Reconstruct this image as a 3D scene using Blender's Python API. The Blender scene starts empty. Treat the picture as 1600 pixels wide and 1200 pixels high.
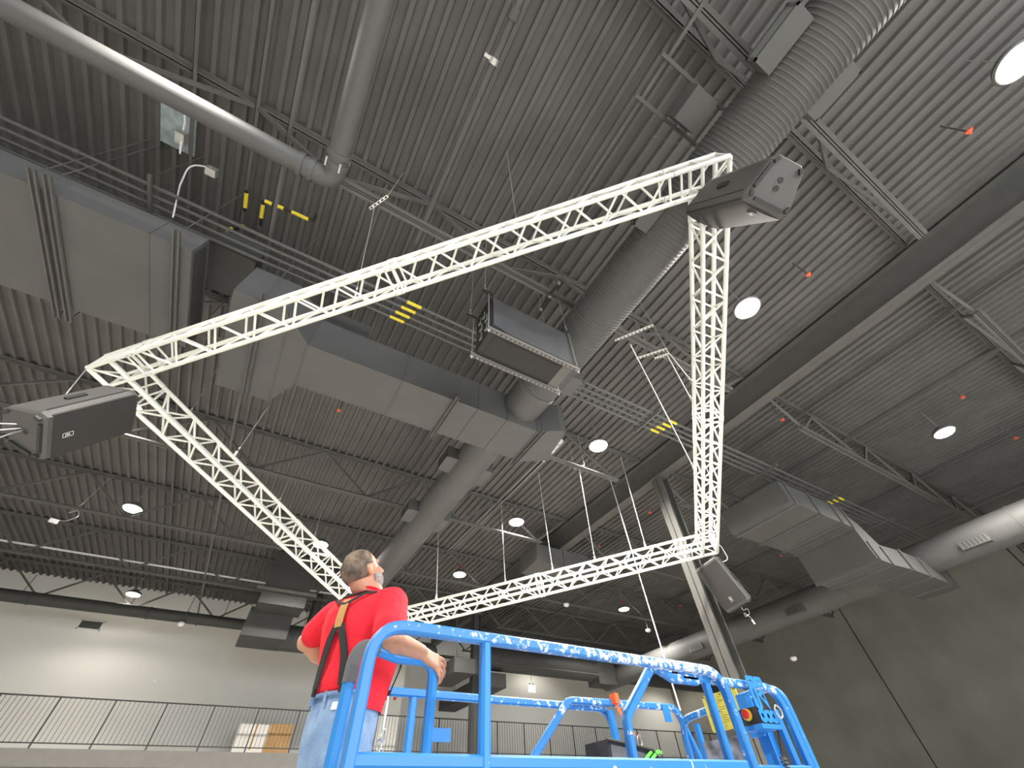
import bpy, math, random
from mathutils import Vector, Matrix, noise
random.seed(4)
V = Vector
col = bpy.context.scene.collection
PI = math.pi

# ------------------------------------------------------------------ camera
CZ = 1.6
YAW, PIT, ROL, FPX = 0.993326779, 0.852783686, -0.0609675143, 611.6
Fw = V((math.cos(PIT)*math.cos(YAW), math.cos(PIT)*math.sin(YAW), math.sin(PIT)))
_r = V((math.sin(YAW), -math.cos(YAW), 0)); _u = _r.cross(Fw)
Rt = _r*math.cos(ROL) + _u*math.sin(ROL); Up = _u*math.cos(ROL) - _r*math.sin(ROL)
CAM = V((0, 0, CZ))
cd = bpy.data.cameras.new('camera'); cam = bpy.data.objects.new('camera', cd); col.objects.link(cam)
cd.sensor_fit = 'HORIZONTAL'; cd.sensor_width = 36; cd.lens = 36*FPX/1600; cd.clip_start = .05; cd.clip_end = 200
Mx = Matrix((Rt, Up, -Fw)).transposed().to_4x4(); Mx.translation = CAM; cam.matrix_world = Mx
bpy.context.scene.camera = cam

# ------------------------------------------------------------------ world, light, exposure
sc = bpy.context.scene
w = bpy.data.worlds.new('world'); sc.world = w; w.use_nodes = True
w.node_tree.nodes['Background'].inputs[0].default_value = (.75, .87, 1, 1)
w.node_tree.nodes['Background'].inputs[1].default_value = 1.0
sc.view_settings.view_transform = 'Standard'; sc.view_settings.look = 'None'
sc.view_settings.gamma = 1; sc.view_settings.use_curve_mapping = False
sc.view_settings.exposure = 0.76
LAMP_W = 1900.0        # watts of each high bay lamp
WIN_W = 1500.0        # daylight through the glazing behind the photographer
try:
    sc.cycles.use_denoising = True; sc.cycles.max_bounces = 6; sc.cycles.diffuse_bounces = 4
    sc.cycles.sample_clamp_indirect = 4
except Exception: pass
def area_light(name, loc, rot, sx, sy, watts, color):
    l = bpy.data.lights.new(name, 'AREA'); l.shape = 'RECTANGLE'; l.size = sx; l.size_y = sy
    l.energy = watts; l.color = color
    o = bpy.data.objects.new(name, l); col.objects.link(o); o.location = loc; o.rotation_euler = rot
    return o
area_light('window_daylight', (4, -13.4, 4.2), (-PI/2+PI, 0, 0), 16, 5, WIN_W, (.93, .97, 1))

def ray(x, y):
    return (Fw*FPX + Rt*(x-800) - Up*(y-600)).normalized()
def zp(x, y, z):
    d = ray(x, y); return CAM + d*((z-CZ)/d.z)
def yp(x, y, Y):
    d = ray(x, y); return CAM + d*(Y/d.y)
def xp(x, y, X):
    d = ray(x, y); return CAM + d*(X/d.x)
def dp(x, y, D):
    d = ray(x, y); return CAM + d*(D/math.hypot(d.x, d.y))

# ------------------------------------------------------------------ mesh helper
def frame(d):
    d = d.normalized(); a = V((0, 0, 1)) if abs(d.z) < .9 else V((1, 0, 0))
    s = d.cross(a).normalized(); return s, s.cross(d).normalized(), d
class M:
    def __init__(s): s.v = []; s.f = []
    def box(s, c, ax, h):
        n = len(s.v); c = V(c); x, y, z = [V(a)*k for a, k in zip(ax, h)]
        for i in (-1, 1):
            for j in (-1, 1):
                for k in (-1, 1): s.v.append(c+x*i+y*j+z*k)
        for q in ((0,1,3,2),(4,6,7,5),(0,4,5,1),(2,3,7,6),(0,2,6,4),(1,5,7,3)): s.f.append([n+i for i in q])
        return s
    def ab(s, x0, x1, y0, y1, z0, z1):
        return s.box(((x0+x1)/2, (y0+y1)/2, (z0+z1)/2), ((1,0,0),(0,1,0),(0,0,1)), (abs(x1-x0)/2, abs(y1-y0)/2, abs(z1-z0)/2))
    def bar(s, p, q, wd, ht, up=(0,0,1)):
        p, q = V(p), V(q); d = (q-p); L = d.length; d.normalize(); u = V(up)
        sd = d.cross(u)
        if sd.length < 1e-4: sd = d.cross(V((1,0,0)))
        sd.normalize(); u = sd.cross(d).normalized()
        return s.box((p+q)/2, (d, sd, u), (L/2, wd/2, ht/2))
    def rings(s, rs, cap=True, close=False):
        n0 = len(s.v); k = len(rs[0])
        for r in rs: s.v += [V(p) for p in r]
        m = len(rs)
        for i in range(m if close else m-1):
            for j in range(k):
                a, b = n0+i*k+j, n0+i*k+(j+1) % k; i2 = (i+1) % m
                c, d = n0+i2*k+(j+1) % k, n0+i2*k+j
                s.f.append([a, b, c, d])
        if cap and not close:
            s.f.append([n0+j for j in range(k)][::-1]); s.f.append([n0+(m-1)*k+j for j in range(k)])
        return s
    def cyl(s, p, q, r, n=8, r2=None):
        p, q = V(p), V(q); a, b, d = frame(q-p); r2 = r if r2 is None else r2
        c = lambda o, R: [o+(a*math.cos(t*2*PI/n)+b*math.sin(t*2*PI/n))*R for t in range(n)]
        return s.rings([c(p, r), c(q, r2)])
    def lathe(s, p, d, prof, n=24, ref=None):
        p = V(p); a, b, d = frame(V(d))
        return s.rings([[p+d*t+(a*math.cos(i*2*PI/n)+b*math.sin(i*2*PI/n))*max(r, 1e-4) for i in range(n)] for r, t in prof])
    def sweep(s, pts, prof, close=False, up=None, scale=None):
        pts = [V(p) for p in pts]; rs = []; m = len(pts); prev = None
        for i, p in enumerate(pts):
            if close: d = (pts[(i+1) % m]-pts[i-1])
            else: d = (pts[min(i+1, m-1)]-pts[max(i-1, 0)])
            d = d.normalized() if d.length > 1e-9 else V((0,0,1))
            if prev is None:
                u = V(up) if up is not None else frame(d)[0]
            else: u = prev
            u = (u-d*u.dot(d)); u = u.normalized() if u.length > 1e-6 else frame(d)[0]
            prev = u; sd = d.cross(u); k = scale[i] if scale else 1
            rs.append([p+(sd*x+u*y)*k for x, y in prof])
        return s.rings(rs, close=close)
    def tube(s, pts, r, n=8, close=False, scale=None):
        return s.sweep(pts, [(r*math.cos(t*2*PI/n), r*math.sin(t*2*PI/n)) for t in range(n)], close, scale=scale)
    def prism(s, poly, ext):
        ext = V(ext); poly = [V(p) for p in poly]
        return s.rings([poly, [p+ext for p in poly]])
    def build(s, name, mat, parent=None, smooth=True, ang=35, sharp=True):
        off = V((0,0,0))
        if parent is not None:
            off = root_loc(parent)
        me = bpy.data.meshes.new(name)
        me.from_pydata([tuple(p-off) for p in s.v], [], s.f); me.update()
        import bmesh
        bm = bmesh.new(); bm.from_mesh(me); bmesh.ops.recalc_face_normals(bm, faces=bm.faces); bm.to_mesh(me); bm.free()
        if smooth:
            me.shade_smooth()
            if sharp: me.set_sharp_from_angle(angle=math.radians(ang))
        if mat: me.materials.append(mat)
        o = bpy.data.objects.new(name, me); col.objects.link(o)
        if parent is not None: o.parent = parent
        return o
def root_loc(o):
    p = V((0,0,0))
    while o is not None: p = p+o.location; o = o.parent
    return p
def thing(name, label, cat, loc, group=None):
    o = bpy.data.objects.new(name, None); col.objects.link(o); o.location = loc
    o.empty_display_size = .1
    return tag(o, label, cat, group)
def tag(o, label, cat, group=None):
    o['label'] = label; o['category'] = cat
    if group: o['group'] = group
    return o
def struct(o): o['kind'] = 'structure'; return o
def stuff(o): o['kind'] = 'stuff'; return o
def solo(m, name, mat, label, cat, group=None, **k):        # one-mesh thing, origin at its middle
    c = sum(m.v, V((0,0,0)))/len(m.v); e = bpy.data.objects.new('tmp', None); e.location = c
    m.v = [p-c for p in m.v]; o = m.build(name, mat, None, **k); o.location = c
    bpy.data.objects.remove(e); return tag(o, label, cat, group)
def copy_part(o, parent, off=(0,0,0)):
    c = o.copy(); col.objects.link(c); c.parent = parent; c.location = o.location+V(off); return c
def rsq(wd, ht, r, n=1):                                     # rounded rectangle profile
    pts = []
    for cx, cy, a0 in ((wd/2-r, ht/2-r, 0), (-wd/2+r, ht/2-r, 90), (-wd/2+r, -ht/2+r, 180), (wd/2-r, -ht/2+r, 270)):
        for i in range(n+1):
            a = math.radians(a0+90*i/n); pts.append((cx+r*math.cos(a), cy+r*math.sin(a)))
    return pts
def bend(pts, rad=.1, n=6):                                  # round the corners of a polyline
    pts = [V(p) for p in pts]; out = [pts[0]]
    for i in range(1, len(pts)-1):
        a, b, c = pts[i-1], pts[i], pts[i+1]
        u, v = (a-b), (c-b); ang = u.angle(v)
        t = min(rad/max(math.tan(ang/2), 1e-3), u.length*.48, v.length*.48)
        p, q = b+u.normalized()*t, b+v.normalized()*t
        for k in range(n+1):
            s = k/n; out.append(p*(1-s)**2+b*2*s*(1-s)+q*s*s)
    return out+[pts[-1]]

# ------------------------------------------------------------------ materials
def mat(name, c, rough=.6, metal=0, var=0, vscale=4, bump=0, bscale=60, c2=None, emit=None, spec=.5):
    m = bpy.data.materials.new(name); m.use_nodes = True; nt = m.node_tree; b = nt.nodes['Principled BSDF']
    b.inputs['Base Color'].default_value = (*c, 1); b.inputs['Roughness'].default_value = rough
    b.inputs['Metallic'].default_value = metal; b.inputs['Specular IOR Level'].default_value = spec
    if emit: b.inputs['Emission Color'].default_value = (*emit[0], 1); b.inputs['Emission Strength'].default_value = emit[1]
    tc = nt.nodes.new('ShaderNodeTexCoord')
    if var or c2:
        n = nt.nodes.new('ShaderNodeTexNoise'); n.inputs['Scale'].default_value = vscale; n.inputs['Detail'].default_value = 5
        nt.links.new(tc.outputs['Object'], n.inputs['Vector'])
        r = nt.nodes.new('ShaderNodeValToRGB'); r.color_ramp.elements[0].position = .3; r.color_ramp.elements[1].position = .7
        k2 = c2 or tuple(min(1, x*(1+var)) for x in c); k1 = c if c2 else tuple(x*(1-var) for x in c)
        r.color_ramp.elements[0].color = (*k1, 1); r.color_ramp.elements[1].color = (*k2, 1)
        nt.links.new(n.outputs['Fac'], r.inputs['Fac']); nt.links.new(r.outputs['Color'], b.inputs['Base Color'])
    if bump:
        n = nt.nodes.new('ShaderNodeTexNoise'); n.inputs['Scale'].default_value = bscale; n.inputs['Detail'].default_value = 3
        nt.links.new(tc.outputs['Object'], n.inputs['Vector'])
        k = nt.nodes.new('ShaderNodeBump'); k.inputs['Strength'].default_value = bump; k.inputs['Distance'].default_value = .01
        nt.links.new(n.outputs['Fac'], k.inputs['Height']); nt.links.new(k.outputs['Normal'], b.inputs['Normal'])
    return m
def worn(name, base, wear, lo, hi, scale, rough=.45, zmask=None):        # paint with worn patches of a second colour
    m = mat(name, base, rough); nt = m.node_tree; b = nt.nodes['Principled BSDF']
    tc = nt.nodes.new('ShaderNodeTexCoord'); n = nt.nodes.new('ShaderNodeTexNoise')
    n.inputs['Scale'].default_value = scale; n.inputs['Detail'].default_value = 8; n.inputs['Roughness'].default_value = .68
    nt.links.new(tc.outputs['Object'], n.inputs['Vector'])
    r = nt.nodes.new('ShaderNodeValToRGB'); r.color_ramp.elements[0].position = lo; r.color_ramp.elements[1].position = hi
    r.color_ramp.elements[0].color = (*base, 1); r.color_ramp.elements[1].color = (*wear, 1)
    src = n.outputs['Fac']
    if zmask:                                                # paint rubbed off the top rails more than off the posts
        sp = nt.nodes.new('ShaderNodeSeparateXYZ'); nt.links.new(tc.outputs['Object'], sp.inputs[0])
        mr = nt.nodes.new('ShaderNodeMapRange'); mr.inputs[1].default_value = zmask[0]; mr.inputs[2].default_value = zmask[1]
        mr.inputs[3].default_value = zmask[2]; mr.inputs[4].default_value = 0; nt.links.new(sp.outputs['Z'], mr.inputs[0])
        mx = nt.nodes.new('ShaderNodeMapRange'); mx.inputs[1].default_value = -1.1; mx.inputs[2].default_value = .3
        mx.inputs[3].default_value = .10; mx.inputs[4].default_value = -.05; nt.links.new(sp.outputs['X'], mx.inputs[0])
        su = nt.nodes.new('ShaderNodeMath'); su.operation = 'SUBTRACT'; nt.links.new(src, su.inputs[0]); nt.links.new(mr.outputs[0], su.inputs[1])
        s2 = nt.nodes.new('ShaderNodeMath'); s2.operation = 'SUBTRACT'; nt.links.new(su.outputs[0], s2.inputs[0]); nt.links.new(mx.outputs[0], s2.inputs[1])
        src = s2.outputs[0]
    nt.links.new(src, r.inputs['Fac']); nt.links.new(r.outputs['Color'], b.inputs['Base Color'])
    return m
m_deck = mat('painted_deck', (.115, .111, .107), .75, var=.12, vscale=1.5, bump=.15)
m_steel = mat('painted_steel', (.115, .112, .108), .65, var=.1, vscale=3)
m_girder = mat('girder_paint', (.10, .098, .092), .6, var=.08)
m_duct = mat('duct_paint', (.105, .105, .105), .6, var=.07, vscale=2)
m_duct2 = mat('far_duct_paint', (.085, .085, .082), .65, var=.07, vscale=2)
m_ductdk = mat('dark_duct_paint', (.05, .05, .05), .6, var=.1)
m_conduit = mat('conduit_paint', (.11, .11, .11), .5)
m_yellow = mat('yellow_label', (.85, .68, .05), .5)
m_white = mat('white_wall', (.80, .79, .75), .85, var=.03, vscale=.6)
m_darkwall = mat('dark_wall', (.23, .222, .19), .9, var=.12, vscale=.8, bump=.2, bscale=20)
m_fascia = mat('grey_fascia', (.16, .155, .145), .8, var=.06)
m_floor = mat('concrete_floor', (.55, .53, .49), .45, var=.08, vscale=1)
m_alu = mat('white_aluminium', (.86, .86, .80), .35, metal=.0, var=.03, vscale=6)
m_strut = mat('dull_zinc', (.26, .25, .235), .5, metal=.2)
m_galv = mat('galvanised_steel', (.62, .62, .60), .35, metal=.7)
m_wire = mat('steel_cable', (.55, .55, .55), .4, metal=.6)
m_whitecable = mat('white_cable', (.8, .78, .85), .5)
m_black = mat('black_plastic', (.022, .022, .023), .5, bump=.2, bscale=200)
m_grille = mat('black_grille', (.045, .042, .040), .85, bump=.4, bscale=400)
m_spk = mat('speaker_cabinet', (.085, .083, .080), .5, bump=.25, bscale=300)
m_badge = mat('badge', (.85, .85, .82), .4)
m_blue = worn('blue_paint', (.020, .21, .58), (.70, .76, .84), .66, .69, 16)
m_bluew = worn('blue_paint_worn', (.022, .20, .54), (.72, .75, .80), .60, .64, 24, zmask=(2.05, 2.15, .08))
m_bluetop = worn('blue_paint_scuffed', (.026, .19, .51), (.74, .76, .80), .49, .57, 34, zmask=(2.12, 2.18, .16))
m_foam = mat('grey_foam', (.12, .12, .13), .9, bump=.3)
m_red = mat('red_cotton', (.72, .012, .03), .9, bump=.4, bscale=30)
m_jean = mat('blue_denim', (.13, .22, .40), .85, var=.3, vscale=9, bump=.4, bscale=60, c2=(.26, .38, .56))
m_skin = mat('skin', (.50, .245, .155), .5, var=.08, vscale=20)
m_hair = mat('greying_hair', (.045, .032, .026), .85, c2=(.24, .18, .13), vscale=22, bump=.6, bscale=150)
m_beard = mat('grey_beard', (.22, .19, .18), .9, c2=(.46, .42, .40), vscale=80, bump=.6, bscale=180)
m_strap = mat('black_webbing', (.02, .02, .022), .8)
m_leather = mat('tan_leather', (.45, .25, .09), .6)
m_wood = mat('cardboard', (.45, .27, .12), .85, var=.1)
m_card = mat('white_carton', (.75, .72, .68), .8)
m_orange = mat('orange_webbing', (.9, .13, .03), .7)
m_green = mat('green_strap', (.15, .75, .08), .6)
m_redp = mat('red_plastic', (.75, .03, .02), .4)
m_cap = mat('orange_cap', (.8, .14, .06), .5)
m_lens = mat('lamp_lens', (1, .95, .85), .3, emit=((1, .92, .76), 12))
m_lamp = mat('lamp_housing', (.12, .12, .12), .5)
m_blk = mat('black_steel', (.018, .018, .018), .55)
m_alum = mat('duct_liner', (.6, .62, .62), .3, metal=.8)
m_decal = worn('yellow_decal', (.72, .60, .08), (.12, .11, .04), .58, .60, 22)
m_dome = mat('white_plastic', (.85, .85, .87), .4)
m_exit = mat('exit_face', (.75, .9, .85), .4, emit=((.8, 1, .92), .8))

# ------------------------------------------------------------------ setting
HD = 8.4                                                      # underside of the roof deck
XL, XR, YB, YF = -11.0, 24.0, -12.0, 21.0
struct(M().ab(XL, XR, YB, YF, -.1, 0).build('floor', m_floor, smooth=False))
# ribbed roof deck: trapezoid ribs running along Y
prof = []; x = XL; pit = .2032
while x < XR:
    prof += [(x, 0), (x+.058, 0), (x+.070, .062), (x+.191, .062)]; x += pit
prof.append((x, 0))
def deck(y0, y1):
    m = M(); n = len(prof)
    for y in (y0, y1): m.v += [V((a, y, HD+b)) for a, b in prof]
    for i in range(n-1): m.f.append([i, i+1, n+i+1, n+i])
    k = len(m.v); m.v += [V((XL, y0, HD+.16)), V((XR+.2, y0, HD+.16)), V((XR+.2, y1, HD+.16)), V((XL, y1, HD+.16))]
    m.f.append([k, k+1, k+2, k+3]); return m
c = struct(deck(YB, YF+.1).build('ceiling', m_deck, smooth=False))
struct(M().ab(XL-.3, XR+.3, YF, YF+.25, 0, HD+.1).build('wall_far', m_white, smooth=False))
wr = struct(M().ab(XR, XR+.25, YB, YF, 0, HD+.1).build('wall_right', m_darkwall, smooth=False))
struct(M().ab(XL-.25, XL, YB, YF, 0, HD+.1).build('wall_left', m_white, smooth=False))
wb = M().ab(XL, XR, YB-.25, YB, 0, 1.2).ab(XL, XR, YB-.25, YB, 6.9, HD+.1).ab(XL, -5, YB-.25, YB, 1.2, 6.9).ab(13, XR, YB-.25, YB, 1.2, 6.9)
struct(wb.build('wall_back', m_white, smooth=False))
wf = M()
for i in range(7): wf.ab(-5+i*3-.05, -5+i*3+.05, YB-.2, YB-.08, 1.2, 6.9)
for z in (1.2, 4.05, 6.8): wf.ab(-5, 13, YB-.2, YB-.08, z, z+.1)
struct(wf.build('window_1', m_blk, smooth=False))
# joints of the dark right wall and the seams of the white wall
for i, y in enumerate((2.55, 2.85, 9.5)):
    struct(M().ab(XR-.012, XR, y-.02, y+.02, 0, HD).build('trim_%d' % (i+1), m_blk, smooth=False))
for i in range(8):
    x = -7.2+i*3.1; struct(M().ab(x-.012, x+.012, YF-.008, YF, 7.45, HD).build('trim_%d' % (i+4), m_fascia, smooth=False))
# mezzanine: slab edge, front wall, walkway
YM = 18.0; ZM = 3.53
struct(M().ab(XL, XR, YM, YM+.12, ZM-.35, ZM-.004).build('trim_12', m_fascia, smooth=False))
struct(M().ab(XL, XR, YM+.12, YF, ZM-.35, ZM).build('floor_mezzanine', m_floor, smooth=False))
struct(M().ab(XL, XR, YM+.02, YM+.2, 0, ZM-.35).build('wall_mezzanine', m_fascia, smooth=False))
# white walled shaft and return walls on the mezzanine
struct(M().ab(5.55, 6.35, 19.2, YF, ZM, 6.6).build('wall_shaft', m_white, smooth=False))

# ------------------------------------------------------------------ steel girder and columns
GX, GB = 8.03, 7.65
m = M().ab(GX-.13, GX+.13, YB, YF, GB, GB+.022).ab(GX-.13, GX+.13, YB, YF, HD-.10, HD-.08).ab(GX-.008, GX+.008, YB, YF, GB, HD-.09)
solo(m, 'roof_girder', m_girder, 'deep dark grey steel girder crossing the ceiling on the tall bare column', 'girder', smooth=False)
def column(x, y, lab, z1=GB, z0=0, s=.15):
    t = thing('steel_column', lab, 'column', (x, y, z0), 'steel columns')
    m = M().ab(x-s, x-s+.02, y-s, y+s, z0, z1).ab(x+s-.02, x+s, y-s, y+s, z0, z1).ab(x-s, x+s, y-.008, y+.008, z0, z1)
    m.build('shaft', m_girder if y < 10 else m_ductdk, t, smooth=False)
    M().ab(x-.22, x+.22, y-.22, y+.22, z0, z0+.03).build('base_plate', m_steel, t, smooth=False)
    M().ab(x-.17, x+.17, y-.17, y+.17, z1-.03, z1).build('cap_plate', m_steel, t, smooth=False)
column(GX, 5.45, 'grey wide-flange steel column behind the right end of the blue lift')
column(GX, 16.1, 'black steel column standing in front of the mezzanine railing')

# ------------------------------------------------------------------ bar joists
def joist(y, x0, x1, lab, cold=.0, ext0=0):
    zt, zb = 8.385, 7.35
    t = thing('roof_joist', lab, 'joist', (x0, y, zb), 'open web roof joists')
    for s, nm in ((-1, 'a'), (1, 'b')): pass
    def chord(a, b, z, up):
        m = M().ab(a, b, y-.07, y+.07, z, z+.008)
        for s in (-1, 1): m.ab(a, b, y+s*.010, y+s*.020, z if up else z-.06, z+.06 if up else z)
        return m
    chord(x0, x1, zt, False).build('top_chord', m_steel, t, smooth=False)
    st = 2.6; a0 = x0+ext0; n = int((x1-.8-a0)/st)
    if x0 < 0: n = 6
    aN = a0+n*st
    chord(a0-.15, aN+.15, zb, True).build('bottom_chord', m_steel, t, smooth=False)
    base = {}
    for i in range(n):
        a = a0+i*st
        for k, (p, q) in enumerate((((a, zb+.03), (a+st/2, zt-.03)), ((a+st/2, zt-.03), (a+st, zb+.03)))):
            if k in base: copy_part(base[k], t, (i*st, 0, 0))
            else: base[k] = M().bar((p[0], y, p[1]), (q[0], y, q[1]), .05, .05).build('web_brace', m_steel, t, smooth=False)
    for p, q in (((x0+.05, zt-.03), (a0, zb+.03)), ((x1-.05, zt-.03), (aN, zb+.03))):
        M().bar((p[0], y, p[1]), (q[0], y, q[1]), .05, .05).build('end_brace', m_steel, t, smooth=False)
ys = (-5.0, -1.39, 2.23, 5.75, 9.3, 12.98, 16.35, 19.8)
words = ('x', 'roof joist above the near right corner speaker, over the ribbed duct',
 'roof joist running beside the big round drain pipe', 'roof joist hidden largely behind the rectangular centre duct',
 'first roof joist beyond the rectangular centre duct', 'second roof joist beyond the rectangular centre duct',
 'third roof joist beyond the centre duct, with the white strip', 'last roof joist in front of the white far wall')
for y, lw in zip(ys, words):
    if y > -4: joist(y, XL+.02, GX-.14, 'dark grey '+lw, ext0=2.0)
for y, lw in zip(ys, ('nearest', 'nearest', 'second', 'third', 'fourth', 'fifth', 'sixth', 'farthest')):
    if y > -4 : joist(y if y > 0 else -1.2, GX+.14, XR-.02, ext0=1.15, lab= 'dark grey open web joist right of the girder, %s of its row' % lw)
# white conduit strip lying along the joist near the far wall
solo(M().ab(XL, 7.6, 16.40, 16.44, 7.62, 7.66), 'white_strip', m_dome, 'thin white strip running along the joist in front of the far wall', 'strip', smooth=False)
# bridging angles along the flutes
def bridging(x, y0, y1, z, lab):
    solo(M().ab(x-.025, x+.025, y0, y1, z, z+.006).ab(x-.025, x-.019, y0, y1, z, z+.05), 'bridging_angle', m_steel, lab, 'bridging', 'bridging angles', smooth=False)
bridging(-1.76, YB, YF, 7.42, 'grey steel angle passing beside the drain pipe elbow, lower of its pair')
bridging(-2.45, YB, 9.0, 8.30, 'grey steel angle close under the deck left of the drain pipe elbow')
bridging(-3.2, YB, YF, 8.30, 'grey steel angle under the deck crossing beside the bare metal patch')
bridging(3.4, YB, YF, 8.30, 'grey steel angle under the deck directly over the round duct')
for i, xx in enumerate((10.15, 12.25, 16.3, 20.0)):
    bridging(xx, YB, YF, 8.25, 'thin grey angle under the deck right of the girder, %s from it' % ('first', 'second', 'third', 'fourth')[i])

# ------------------------------------------------------------------ conduits with yellow labels
for i, yy in enumerate((3.43, 3.56, 3.69, 3.82)):
    t = thing('conduit', 'long grey conduit on the rack of four, %s from the drain pipe' % ('first', 'second', 'third', 'last')[i], 'conduit', (0, yy, 7.25), 'rack of long conduits')
    M().cyl((XL, yy, 7.25), (20.5, yy, 7.25), .026, 10).build('pipe', m_conduit, t)
    for xa in (.33, 6.15, 12.6, 17.9):
        xa += -.05*i
        M().cyl((xa, yy, 7.25), (xa+.24, yy, 7.25), .0285, 10).build('yellow_band', m_yellow, t)
    for xa in (-3.9, -.4, 2.6, 5.2): M().cyl((xa, yy, 7.25), (xa+.07, yy, 7.25), .032, 10).build('coupling', m_conduit, t)
def trapeze(x, lab, y0=3.25, y1=4.0, z=7.2):
    t = thing('conduit_hanger', lab, 'hanger', (x, y0, z), 'strut hangers under the conduits')
    M().ab(x-.02, x+.02, y0, y1, z-.04, z).build('strut', m_steel, t, smooth=False)
    for y in (y0+.04, y1-.04): M().cyl((x, y, z-.02), (x, y, HD-.003), .005, 6).build('rod', m_steel, t)
trapeze(-3.08, 'perforated strut hanger under the conduits above the left duct')
for i, xx in enumerate((1.9, 5.7, 9.6, 12.2, 15.1)): trapeze(xx, 'strut hanger under the four conduits, %s one right of the drain pipe elbow' % ('first', 'second', 'third', 'fourth', 'fifth')[i])

# ------------------------------------------------------------------ drain pipe
t = thing('drain_pipe', 'large grey round drain pipe with an elbow at the upper left', 'pipe', (-1.1, 2.17, 7.1))
zd = 7.1; M().tube([(XL+.03, 2.17, zd), (-6, 2.17, zd), (-1.36, 2.17, zd)], .125, 24).build('pipe_run', m_duct, t)
M().tube(bend([(-1.42, 2.17, zd), (-1.10, 2.17, zd), (-1.10, 1.85, zd)], .2, 8), .13, 24).build('elbow', m_duct, t)
M().tube([(-1.10, 1.92, zd), (-1.10, -6, zd)], .125, 24).build('pipe_branch', m_duct, t)
for p, q in (((-1.50, 2.17, zd), (-1.44, 2.17, zd)), ((-1.37, 2.17, zd), (-1.31, 2.17, zd)), ((-1.10, 1.92, zd), (-1.10, 1.99, zd)), ((-1.10, 1.80, zd), (-1.10, 1.86, zd))):
    M().cyl(p, q, .142, 24).build('coupling', m_duct, t)
for a in (.6, 2.2, 3.9, 5.2): M().cyl((-1.1+.14*math.cos(a), 1.89, zd+.14*math.sin(a)), (-1.1+.14*math.cos(a), 2.0, zd+.14*math.sin(a)), .014, 6).build('bolt', m_galv, t)
t = thing('sprinkler_main', 'thin grey pipe with coupling crossing the deck left of the round duct', 'pipe', (.11, 2.4, 7.9))
M().cyl((.11, -5, 7.9), (.11, 2.75, 7.9), .045, 12).build('pipe', m_deck, t)
M().cyl((.11, -.42, 7.9), (.11, -.30, 7.9), .065, 12).build('coupling', m_deck, t)
M().cyl((.11, .10, 7.9), (.11, .17, 7.9), .065, 12).box((.05, .13, 7.88), ((1,0,0),(0,1,0),(0,0,1)), (.07, .02, .02)).build('coupling', m_galv, t)

# ------------------------------------------------------------------ ducts
def boxduct(m, x0, x1, y0, y1, z0, z1): return m.ab(x0, x1, y0, y1, z0, z1)
def seam_x(x, y0, y1, z0, z1, t, w=.012, d=.018, mt=None, name='seam_flange'):     # a raised joint round a duct that runs along X
    m = M().ab(x-w, x+w, y0-d, y1+d, z0-d, z0).ab(x-w, x+w, y0-d, y0, z0, z1).ab(x-w, x+w, y1, y1+d, z0, z1)
    return m.build(name, mt or m_duct, t, smooth=False)
def strut_y(x, y0, y1, z, t, rods=True):
    M().ab(x-.035, x-.02, y0, y1, z-.04, z).ab(x+.02, x+.035, y0, y1, z-.04, z).ab(x-.035, x+.035, y0, y1, z-.006, z).build('strut', m_steel, t, smooth=False)
    if rods:
        for y in (y0+.05, y1-.05): M().cyl((x, y, z), (x, y, HD-.003), .006, 6).build('rod', m_steel, t)
# left big duct
z0, z1 = 6.5, 6.9; y0, y1 = 3.60, 5.27; xe = -2.27
t = thing('rectangular_duct', 'wide flat grey duct ending at the upper left of the truss', 'duct', (xe, y0, z0), 'rectangular ducts')
M().ab(XL+.02, xe, y0, y1, z0, z1).build('duct_body', m_duct, t, smooth=False)
for xx in (-2.72, -4.35, -5.6, -7.2): seam_x(xx, y0, y1, z0, z1, t, .008, .01)
for xx in (-3.75, -3.62, -2.42): strut_y(xx, y0-.22, y1+.22, z0-.012, t)
M().ab(xe-.02, xe+.005, y0+.06, y1-.06, z0+.05, z1-.05).build('end_cap', m_ductdk, t, smooth=False)
# smaller boxes by the deck behind the conduits
for (a, b, cc, dd, zz0, zz1, lab) in ((-2.45, -1.85, 3.95, 4.75, 7.35, 7.8, 'small box duct behind the yellow banded pipes'), (-1.1, .0, 4.5, 5.0, 7.3, 7.7, 'small box duct behind the conduits above the centre duct')):
    solo(M().ab(a, b, cc, dd, zz0, zz1), 'box_duct', m_duct, 'grey '+lab, 'duct', smooth=False)
# centre duct
z0, z1 = 6.35, 7.02; ya, yb = 4.24, 5.12
t = thing('rectangular_duct', 'grey centre duct that narrows and joins the ribbed round duct', 'duct', (0, ya, z0), 'rectangular ducts')
pl = [(-1.72, 3.80), (-1.1, 3.80), (-.70, ya), (3.05, ya), (3.25, ya+.0), (3.62, 4.02), (3.72, 4.0), (3.86, 4.88), (3.45, yb), (-.73, yb), (-1.02, 5.68), (-1.78, 5.68)]
M().prism([(a, b, z0) for a, b in pl], (0, 0, z1-z0)).build('duct_body', m_duct, t, smooth=False)
for xx, a, b in ((-.72, ya, yb), (.72, ya, yb), (2.05, ya, yb), (2.62, ya, yb), (-1.02, 3.8, 5.68), (3.25, ya, yb)): seam_x(xx, a, b, z0, z1, t, .007, .01)
for xx, a, b in ((1.62, ya-.14, yb+.14), (-1.36, 3.65, 5.85), (3.33, ya-.1, yb+.14)): strut_y(xx, a, b, z0-.012, t)
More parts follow.
